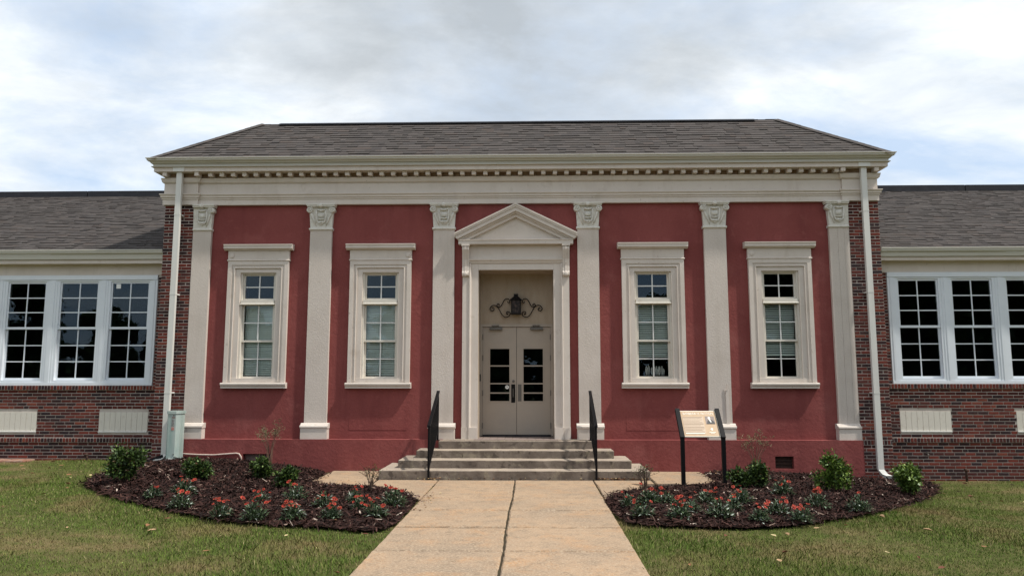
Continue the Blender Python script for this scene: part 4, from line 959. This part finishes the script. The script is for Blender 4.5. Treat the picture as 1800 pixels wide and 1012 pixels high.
# the head leans back; find lean from the top edge
dyh = .40
tp = at(1190, 721, Y=ysg+dyh).z
xL, xR = b0.x, b1.x
tl = math.atan2(dyh, tp-hz); HL = math.hypot(dyh, tp-hz)
Su = Vector((0, math.sin(tl), math.cos(tl))); Sn = Vector((0, -math.cos(tl), math.sin(tl)))
for x in (xL, xR):
    MB().box(x-.032, x+.032, ysg-.032, ysg+.032, -.25, hz).build('post', 'black_metal', sg)
    a_ = Vector((x, ysg, hz)); mb = MB(); hw = .036
    vs = []
    for u in (-.02, HL+.02):
        for (dx, dn) in ((-hw, -.035), (hw, -.035), (hw, .035), (-hw, .035)): vs.append(a_+Su*u+Sn*dn+Vector((dx, 0, 0)))
    mb.add(vs, [(0, 1, 5, 4), (1, 2, 6, 5), (2, 3, 7, 6), (3, 0, 4, 7), (0, 3, 2, 1), (4, 5, 6, 7)]); mb.build('head_arm', 'black_metal', sg)
sp = lambda u, v, n=0: Vector((xL+.036+u*(xR-xL-.072), ysg, hz))+Su*(v*HL)+Sn*n
def prect(u0, u1, v0, v1, n, name, mat, th=.004):
    vs = [sp(u, v, n-th) for (u, v) in ((u0, v0), (u1, v0), (u1, v1), (u0, v1))]+[sp(u, v, n) for (u, v) in ((u0, v0), (u1, v0), (u1, v1), (u0, v1))]
    return MB().add(vs, [(0, 1, 5, 4), (1, 2, 6, 5), (2, 3, 7, 6), (3, 0, 4, 7), (4, 5, 6, 7), (3, 2, 1, 0)]).build(name, mat, sg)
prect(.0, 1, .02, .985, .0, 'panel', 'sign_white', .02)
prect(.015, .985, .04, .965, .003, 'panel_face', 'sign_face', .0025)
prect(.05, .62, .12, .76, .006, 'text_block', 'sign_block', .0025)
for v in (.735, .465, .30, .185): prect(.06, .60, v, v+.012, .009, 'text_line', 'sign_line', .0025)
for v in (.70, .64, .59, .54, .50, .42, .37, .345, .26, .235): prect(.065, .56+.05*math.sin(v*40), v, v+.006, .0085, 'text_line', 'sign_line', .0021)
prect(.06, .58, .115, .14, .009, 'text_line', 'sign_white', .0025)
prect(.68, .93, .48, .77, .006, 'portrait', 'sign_grey', .0025)
mb = MB(); mb.add([sp(u, v, .0085) for (u, v) in ((.70, .485), (.925, .485), (.915, .56), (.86, .63), (.80, .645), (.74, .62))], [(0, 1, 2, 3, 4, 5)]); mb.build('portrait_suit', 'sign_dark', sg)
mb = MB(); mb.add([sp(.785+.035*math.cos(k*.7), .70+.05*math.sin(k*.7), .0088) for k in range(9)], [tuple(range(9))]).add([sp(u, v, .0092) for (u, v) in ((.765, .645), (.81, .655), (.835, .55), (.815, .53))], [(0, 1, 2, 3)]); mb.build('portrait_highlight', 'sign_white', sg)
mb = MB(); mb.add([sp(.80+.04*math.cos(k*.6283)*(1 if k % 2 else .6), .285+.045*math.sin(k*.6283), .007) for k in range(10)], [tuple(range(10))]); mb.build('emblem', 'sign_white', sg)
prect(.71, .89, .165, .185, .007, 'emblem_caption', 'sign_white', .003); prect(.75, .85, .125, .14, .007, 'emblem_caption', 'sign_white', .003)
tcu = bpy.data.curves.new('title', 'FONT'); tcu.body = 'BARBARA H. PATTON'; tcu.size = 1; tcu.align_x = 'CENTER'; tcu.extrude = .0
to = bpy.data.objects.new('title_text', tcu); col.objects.link(to)
bpy.context.view_layer.update(); dg = bpy.context.evaluated_depsgraph_get(); tm = bpy.data.meshes.new_from_object(to.evaluated_get(dg)); bpy.data.objects.remove(to)
tw = max(v.co.x for v in tm.vertices)-min(v.co.x for v in tm.vertices); W_ = (xR-xL-.072)*.84; k_ = W_/tw
Cn = sp(.5, .835, .006)
for v in tm.vertices: v.co = Cn+Vector((v.co.x*k_, 0, 0))+Su*(v.co.y*k_*1.25)
tm.materials.clear(); tm.materials.append(MT['sign_white']); link('title_text', tm, sg)

# ------------------------------------------------------------------ utility cabinet, pipes, small things by the wall
cb = thing('utility_cabinet', 'pale green metal utility cabinet standing against the brick pier', 'cabinet')
yc = -.56
c0 = at(289, 816, Y=yc); c1 = at(313.5, 723, Y=yc); x0, x1, z0, z1 = c0.x, c1.x+.02, c0.z, c1.z
MB().ext_z([(x0, yc+.26), (x0, yc+.03), (x0+.03, yc), (x1-.06, yc), (x1, yc+.07), (x1, yc+.26)], z0-.15, z1-.02).build('body', 'cabinet', cb)
MB().ext_z([(x0-.012, yc+.28), (x0-.012, yc+.022), (x0+.025, yc-.014), (x1-.055, yc-.014), (x1+.014, yc+.065), (x1+.014, yc+.28)], z1-.045, z1+.012).build('lid', 'cabinet', cb)
MB().box(x0+.10, x0+.155, yc-.004, yc, z1-.30, z1-.15).build('label_plate', 'sticker', cb)
MB().box(x0+.10, x0+.155, yc-.004, yc, z1-.37, z1-.305).build('warning_label', 'sticker_red', cb)
MB().box(x0+.10, x0+.17, yc-.0035, yc, z1-.135, z1-.10).box(x0+.125, x0+.145, yc-.0035, yc, z1-.09, z1-.06).build('stencil_mark', 'sign_grey', cb)
MB().box(x0+.005, x1-.062, yc-.006, yc+.002, z0+.09, z0+.10).box(x0+.05, x0+.14, yc-.012, yc, z0+.092, z0+.115).build('base_flange', 'paper', cb)
MB().lathe((x1-.075, yc, z0+.20), [(.012, 0), (.012, -.01)], 8, 'y').build('bolt', 'steel', cb)
dbt = thing('drain_boot', 'black plastic drain boot at the foot of the downspout by the cabinet', 'drain'); p = at(276, 809, Y=-.2)
MB().tube([(p.x+.16, -.26, p.z+.09), (p.x+.06, -.28, p.z+.05), (p.x-.06, -.32, p.z+.0), (p.x-.14, -.4, p.z-.03)], [.05, .055, .055, .05], 10).build('boot', 'black_metal', dbt, True)
p = at(282, 817, Y=-.4)
sbk = thing('splash_block', 'small grey concrete splash block under the downspout beside the cabinet', 'splash block', (p.x-.05, -.42, p.z-.02))
link('block', rough_box(-.2, .16, -.14, .14, -.06, .03, 'block', 'grey_concrete', .005, .01, .08), sbk)
cd_ = at(316, 797, Y=-.235)
cdt = thing('conduit_pipe', 'thin pale conduit running from the cabinet along the red plinth', 'pipe')
P = [(cd_.x-.05, -.24, cd_.z+.01)]+[tuple(Vector(at(px, py, Y=-.222))) for (px, py) in ((330, 797.5), (350, 798.5), (375, 799), (395, 797.5), (415, 796), (420, 797), (423.5, 802), (424.5, 812))]
MB().tube(P, .016, 6).build('pipe', 'pipe', cdt, True)
for px, py0, py1, lb in ((1700, 826, 846, 'short rusty pipe stub rising from the lawn by the black-paned wing'), (152, 799, 815, 'short rusty pipe stub against the sky-mirroring wing')):
    a_ = at(px, py1, Y=.12); b_ = at(px-1, py0, Y=.12)
    ps = thing('pipe_stub', lb, 'pipe', (a_.x, .12, a_.z))
    MB().tube([(0, 0, -.1), (0, 0, (b_.z-a_.z)*.7), (-.012, -.02, b_.z-a_.z)], .024, 8).tube([(-.012, -.045, b_.z-a_.z), (-.012, .02, b_.z-a_.z+.01)], .03, 8).build('pipe', 'rust', ps, True)
a_ = at(1629, 797, Y=YW-.02)
fc = thing('wall_faucet', 'small metal faucet on the brick of the black-paned wing', 'faucet', tuple(a_))
MB().tube([(0, .03, 0), (0, -.05, 0), (0, -.08, -.03)], .014, 8).lathe((0, -.03, .03), [(.025, 0), (.025, .012)], 8).build('spout', 'steel', fc)
a_ = at(22, 812, Y=.0)
lg = thing('concrete_ledge', 'low red-stained concrete ledge at the foot of the sky-mirroring wing', 'ledge', (a_.x, 0, a_.z))
link('slab', rough_box(-1.6, .32, -.12, .245, -.2, .05, 'slab', 'ledge', .01, .02, .1), lg)

# ------------------------------------------------------------------ planting
def leaf_cloud(centers, radii, n, L, W, flat=.5, seed=0, up=.2):
    r_ = np.random.default_rng(seed); C = np.array(centers); Rd = np.array(radii)
    k = r_.choice(len(C), n, p=(Rd**2)/(Rd**2).sum()); d = r_.normal(0, 1, (n, 3)); d /= np.linalg.norm(d, axis=1)[:, None]
    rad = Rd[k]*r_.uniform(.45, 1.08, n)**.6; p = C[k]+d*rad[:, None]*np.array([1, 1, .9])
    ax = d*.9+r_.normal(0, .55, (n, 3))+np.array([0, 0, up]); ax /= np.linalg.norm(ax, axis=1)[:, None]
    sd = np.cross(ax, r_.normal(0, 1, (n, 3))); sd /= np.linalg.norm(sd, axis=1)[:, None]; nn = np.cross(ax, sd)
    l = L*r_.uniform(.6, 1.3, n)[:, None]; w_ = W*r_.uniform(.7, 1.25, n)[:, None]
    V = np.stack([p, p+ax*l*.45-sd*w_+nn*w_*.3, p+ax*l-nn*l*.12, p+ax*l*.45+sd*w_+nn*w_*.3], 1).reshape(-1, 3)
    return V, np.arange(4*n).reshape(-1, 4)
def shrub(px, py, w_px, top_py, label, seed, mat='shrub', lobes=9, dens=1.0, cat='shrub', name='shrub'):
    h_f = hL if px < 900 else hR
    g_ = on_ground(px, py, .05); sc = (Vector(g_)-CAM).dot(cF)/FPX
    W = w_px*sc*1.12; H = (py-top_py)*sc*1.03
    s = thing(name, label, cat, tuple(g_)); rr = random.Random(seed)
    C, Rd = [], []
    for i in range(lobes):
        a_ = rr.uniform(0, 6.28); q = rr.uniform(0, .34)*W; z = rr.uniform(.28, .86)*H
        C.append((q*math.cos(a_)*(1.15-z/H*.3), q*math.sin(a_), z)); Rd.append(rr.uniform(.09, .25)*min(W, H))
    C.append((0, 0, H*.45)); Rd.append(.3*min(W, H))
    V, F = leaf_cloud(C, Rd, int(1300*dens), .06, .017, seed=seed)
    sp_ = leaf_cloud([(c[0]*1.12, c[1]*1.12, c[2]*1.08) for c in C], [q*1.5 for q in Rd], int(420*dens), .055, .015, seed=seed+99); F = np.concatenate([F, sp_[1]+len(V)]); V = np.concatenate([V, sp_[0]])
    link('foliage', npmesh('foliage', V, F, mat), s)
    st = MB()
    for i in range(7):
        c = C[i % len(C)]; st.tube([(0, 0, -.05), (c[0]*.4, c[1]*.4, c[2]*.5), (c[0], c[1], c[2])], [.012, .008, .004], 5)
    st.build('stems', 'dark_twig', s)
shrub(217, 848, 62, 789, 'leaning dense green shrub at the outer tip of the bed by the cabinet', 11, lobes=12, dens=1.3)
shrub(340, 844, 56, 803, 'dense green shrub in front of the pale green cabinet', 12, lobes=11, dens=1.2)
shrub(457, 843, 42, 807, 'dark green shrub below the tall wispy plant by the broken vent', 13)
shrub(502, 858, 42, 824, 'small loose shrub between the flowers and the walkway slab', 14, dens=.7)
shrub(1298, 858, 42, 826, 'loose thin shrub next to the sign post', 15, dens=.6)
shrub(1335, 859, 50, 819, 'round dark green shrub just past the sign posts', 16)
shrub(1471, 866, 52, 802, 'bright two-tiered green shrub between the floor vent and the downspout', 17, 'shrub_light', lobes=12, dens=1.2)
shrub(1601, 868, 60, 822, 'rounded bright green shrub at the outer tip of the sign-side bed', 18, 'shrub_light', lobes=14, dens=1.5)
def twiggy(px, py, top_py, w_px, label, seed, n, leafmat, twigmat, leaves, spread_top=True, name='twiggy_plant', ll=.03):
    g_ = on_ground(px, py, .05); sc = (Vector(g_)-CAM).dot(cF)/FPX; W = w_px*sc; H = (py-top_py)*sc
    s = thing(name, label, 'plant', tuple(g_)); rr = random.Random(seed); st = MB(); tips = []
    for i in range(n):
        a_ = rr.uniform(0, 6.28); q = rr.uniform(.15, .5)*W; h = H*rr.uniform(.6, 1)
        e_ = Vector((q*math.cos(a_), q*math.sin(a_)*.7, h)); m_ = Vector((e_.x*.3+rr.gauss(0, .015), e_.y*.3, h*.5))
        b_ = Vector((rr.gauss(0, .025), rr.gauss(0, .025), -.05)); st.tube([b_, m_, e_], [.007, .005, .0025], 5); tips.append(e_)
        for _ in range(4):
            u = rr.uniform(.5, .95); c = m_.lerp(e_, u); f = c+Vector((rr.gauss(0, .06), rr.gauss(0, .05), rr.uniform(.0, .09))); st.tube([c, f], [.003, .002], 4); tips.append(f)
    st.build('stems', twigmat, s)
    if leaves:
        V, F = leaf_cloud([tuple(q) for q in tips], [.035]*len(tips), leaves, ll, .006, seed=seed); link('foliage', npmesh('foliage', V, F, leafmat), s)
twiggy(473, 818, 733, 50, 'tall wispy plant with bare pale stems beside the broken vent', 31, 12, 'wisp', 'twig', 620, name='wispy_plant')
twiggy(1329, 830, 752, 62, 'tall wispy bare-stemmed plant between sign and floor vent', 32, 11, 'wisp', 'twig', 520, name='wispy_plant')
twiggy(652, 864, 818, 36, 'dark bare twiggy plant beside the steps on the cabinet side', 33, 12, 'shrub', 'dark_twig', 90)
twiggy(1134, 861, 820, 40, 'dark bare twiggy plant beside the steps on the sign side', 34, 12, 'shrub', 'dark_twig', 130)

# daisy-like bedding plants: four foliage meshes, two flower meshes
def flower_mesh(seed):
    rr = random.Random(seed); mb = MB(); n = 11
    for i in range(n):
        a_ = 2*math.pi*i/n+rr.gauss(0, .06); c, s = math.cos(a_), math.sin(a_); L = .040*rr.uniform(.85, 1.1); w_ = .0115
        f = lambda r_, v, h: (r_*c-v*s, r_*s+v*c, h)
        mb.add([f(.008, -.005, .002), f(.008, .005, .002), f(L*.8, w_, .010), f(L, w_*.4, .008), f(L, -w_*.4, .008), f(L*.8, -w_, .010)], [(0, 1, 2, 3, 4, 5)], 0)
        mb.add([f(L*.82, -w_*.9, .0108), f(L*.82, w_*.9, .0108), f(L*1.02, w_*.35, .0092), f(L*1.02, -w_*.35, .0092)], [(0, 1, 2, 3)], 1)
    mb.lathe((0, 0, 0), [(.012, .0), (.014, .009), (.008, .016)], 8, mi=2)
    return mb.mesh('flower', ['petal', 'petal_tip', 'disc'])
FL = [flower_mesh(i) for i in range(3)]
def rosette(seed):
    r_ = random.Random(seed); mb = MB()
    for i in range(260):
        a_ = r_.uniform(0, 6.28); L = r_.uniform(.05, .12); q = r_.random()**.6; el = r_.uniform(-.1, .9)+(1-q)*.7; w_ = r_.uniform(.008, .015); c, s = math.cos(a_), math.sin(a_)
        r0 = q*.15; z0 = r_.uniform(.0, .20)*(1-q*q*.7)
        tw = r_.gauss(0, .8); c2, s2 = math.cos(a_+tw), math.sin(a_+tw)
        def f(u, v):
            rad = L*u*math.cos(el); z = z0+L*(u*math.sin(el)-.25*u*u)
            return (r0*c+rad*c2-v*s2, r0*s+rad*s2+v*c2, max(z, -.01)+abs(v)*.35)
        mb.add([f(0, -w_*.35), f(0, w_*.35), f(.55, w_), f(1, 0), f(.55, -w_)], [(0, 1, 2, 4), (4, 2, 3)])
    return mb.mesh('leaves', 'fleaf')
RO = [rosette(i) for i in range(4)]
stem_m = MB().tube([(0, 0, 0), (.0, 0, 1)], [.0035, .0025], 5).mesh('stem', 'fleaf')
def daisy(px, py, nf, label, group, seed, sc=1.0):
    g_ = on_ground(px, py-2, .045); s = thing('daisy_plant', label, 'flowers', tuple(g_), group); rr = random.Random(seed)
    o = link('leaves', RO[seed % 4], s, (0, 0, -.01), (0, 0, rr.uniform(0, 6.28))); o.scale = (sc*.92, sc*.92, sc*.95)
    for i in range(max(2, int(nf*.95))):
        a_ = rr.uniform(0, 6.28); q = rr.uniform(.02, .17)*sc; h = rr.uniform(.15, .27)*sc; x, y = q*math.cos(a_)*1.1, q*math.sin(a_)
        d = Vector((x*.6, y*.6, h)).normalized()
        st = link('stem', stem_m, s, (x*.4, y*.4, 0), d.to_track_quat('Z', 'Y').to_euler()); tip = Vector((x*.4, y*.4, 0))+d*h; st.scale = (1, 1, h)
        fo = link('flower', FL[rr.randrange(3)], s, tip, (rr.gauss(.55, .35), rr.gauss(0, .3), rr.uniform(0, 6.28)))
        # face partly towards the open lawn
        fo.rotation_euler = (Vector((rr.gauss(0, .35), -.55+rr.gauss(0, .35), 1)).to_track_quat('Z', 'Y') @ Matrix.Rotation(rr.uniform(0, 6.28), 3, 'Z').to_quaternion()).to_euler()
        fo.scale = (rr.uniform(.5, .85)*sc,)*3
DL = {0: 'sparse two-flowered daisy plant nearest the leaning shrub in the cabinet-side bed', 3: 'bushy daisy plant at the lawn edge directly below the cabinet-side gap between shrubs',
      12: 'daisy plant beside the walkway edge in the cabinet-side bed, next to twiggy plant', 13: 'daisy plant just below the twiggy plant in the cabinet-side bed'}
DR = {0: 'daisy plant at the walkway corner of the sign-side bed, under the twiggy plant', 6: 'daisy plant growing between the two sign posts', 9: 'daisy plant in front of the round dark shrub past the sign posts', 12: 'daisy plant set back alone toward the floor vent'}
FLW = [((268, 875), 2), ((317, 892), 5), ((322, 871), 6), ((387, 909), 9), ((447, 912), 10), ((459, 884), 7), ((515, 912), 10), ((519, 881), 5), ((582, 912), 11), ((570, 893), 6), ((632, 898), 12), ((660, 910), 8), ((693, 889), 5), ((622, 884), 5)]
for i, (p, nf) in enumerate(FLW):
    daisy(*p, nf, DL.get(i, 'orange-red daisy plant with silvery green leaves in the bed on the cabinet side'), 'daisies in the cabinet-side bed', 50+i, .78+.42*((i*7) % 5)/5)
FRW = [((1106, 890), 4), ((1129, 909), 5), ((1141, 888), 7), ((1172, 887), 6), ((1195, 911), 7), ((1217, 902), 3), ((1242, 887), 7), ((1265, 911), 3), ((1289, 901), 2), ((1304, 887), 7), ((1336, 916), 5), ((1368, 906), 9), ((1376, 873), 6), ((1410, 916), 9), ((1437, 894), 10)]
for i, (p, nf) in enumerate(FRW):
    daisy(*p, nf, DR.get(i, 'orange-red daisy plant with silvery green leaves in the bed on the sign side'), 'daisies in the sign-side bed', 80+i, .78+.42*((i*7) % 5)/5)
daisy(1510, 898, 3, 'lone daisy plant with few flowers set apart from the rest near bright shrubs', 'daisies in the sign-side bed', 120, 1.0)

# ------------------------------------------------------------------ trees across the lawn (mirrored in the window panes)
def tree_mesh(seed, H, Wc):
    rr = random.Random(seed); C, Rd = [], []
    for i in range(48):
        a_ = rr.uniform(0, 6.28); z = rr.uniform(.06, .95); q = rr.uniform(0, 1)*Wc*math.sin(min(1, (1.08-z)*1.6)*math.pi/2); C.append((q*math.cos(a_), q*math.sin(a_), z*H)); Rd.append(rr.uniform(.12, .24)*Wc)
    V, F = leaf_cloud(C, Rd, 9000, .8, .32, seed=seed)
    tr = MB().tube([(0, 0, -.3), (.1, 0, H*.3), (-.1, .1, H*.6), (0, 0, H*.85)], [.3, .22, .13, .05], 9)
    for c in C[:14]: tr.tube([(0, 0, c[2]*.55), (c[0]*.5, c[1]*.5, c[2]*.8), c], [.1, .07, .03], 6)
    return npmesh('crown', V, F, 'tree_leaf'), tr.mesh('trunk', 'bark')
TM = [tree_mesh(1, 14, 5.2), tree_mesh(2, 12, 4.6), tree_mesh(3, 16, 5.6)]
spots = [(20+i*5.2+(i % 3), -44-(i*7) % 11, i % 3, 1.15) for i in range(9)] + [(14-i*5.5, -62+(i % 4)*3, i % 3, (.8, .66, .7, .60, .66, .56, .62, .54, .60, .72, .74, .7, .66, .72)[i]) for i in range(14)]
for i, (x, y, k, s) in enumerate(spots):
    big = s > .9
    o = thing('broadleaf_tree', 'tall dark broadleaf tree across the lawn, mirrored in the black panes' if big else 'lower broadleaf tree across the lawn, mirrored in the sky-blue panes', 'tree', (x, y, -.1), 'tall trees across the lawn' if big else 'lower trees across the lawn')
    o.scale = (s, s, s); o.rotation_euler = (0, 0, i*1.7)
    link('crown', TM[k][0], o); link('trunk', TM[k][1], o)
print('objects', len(bpy.data.objects), 'tris~', sum(len(m.polygons) for m in bpy.data.meshes))
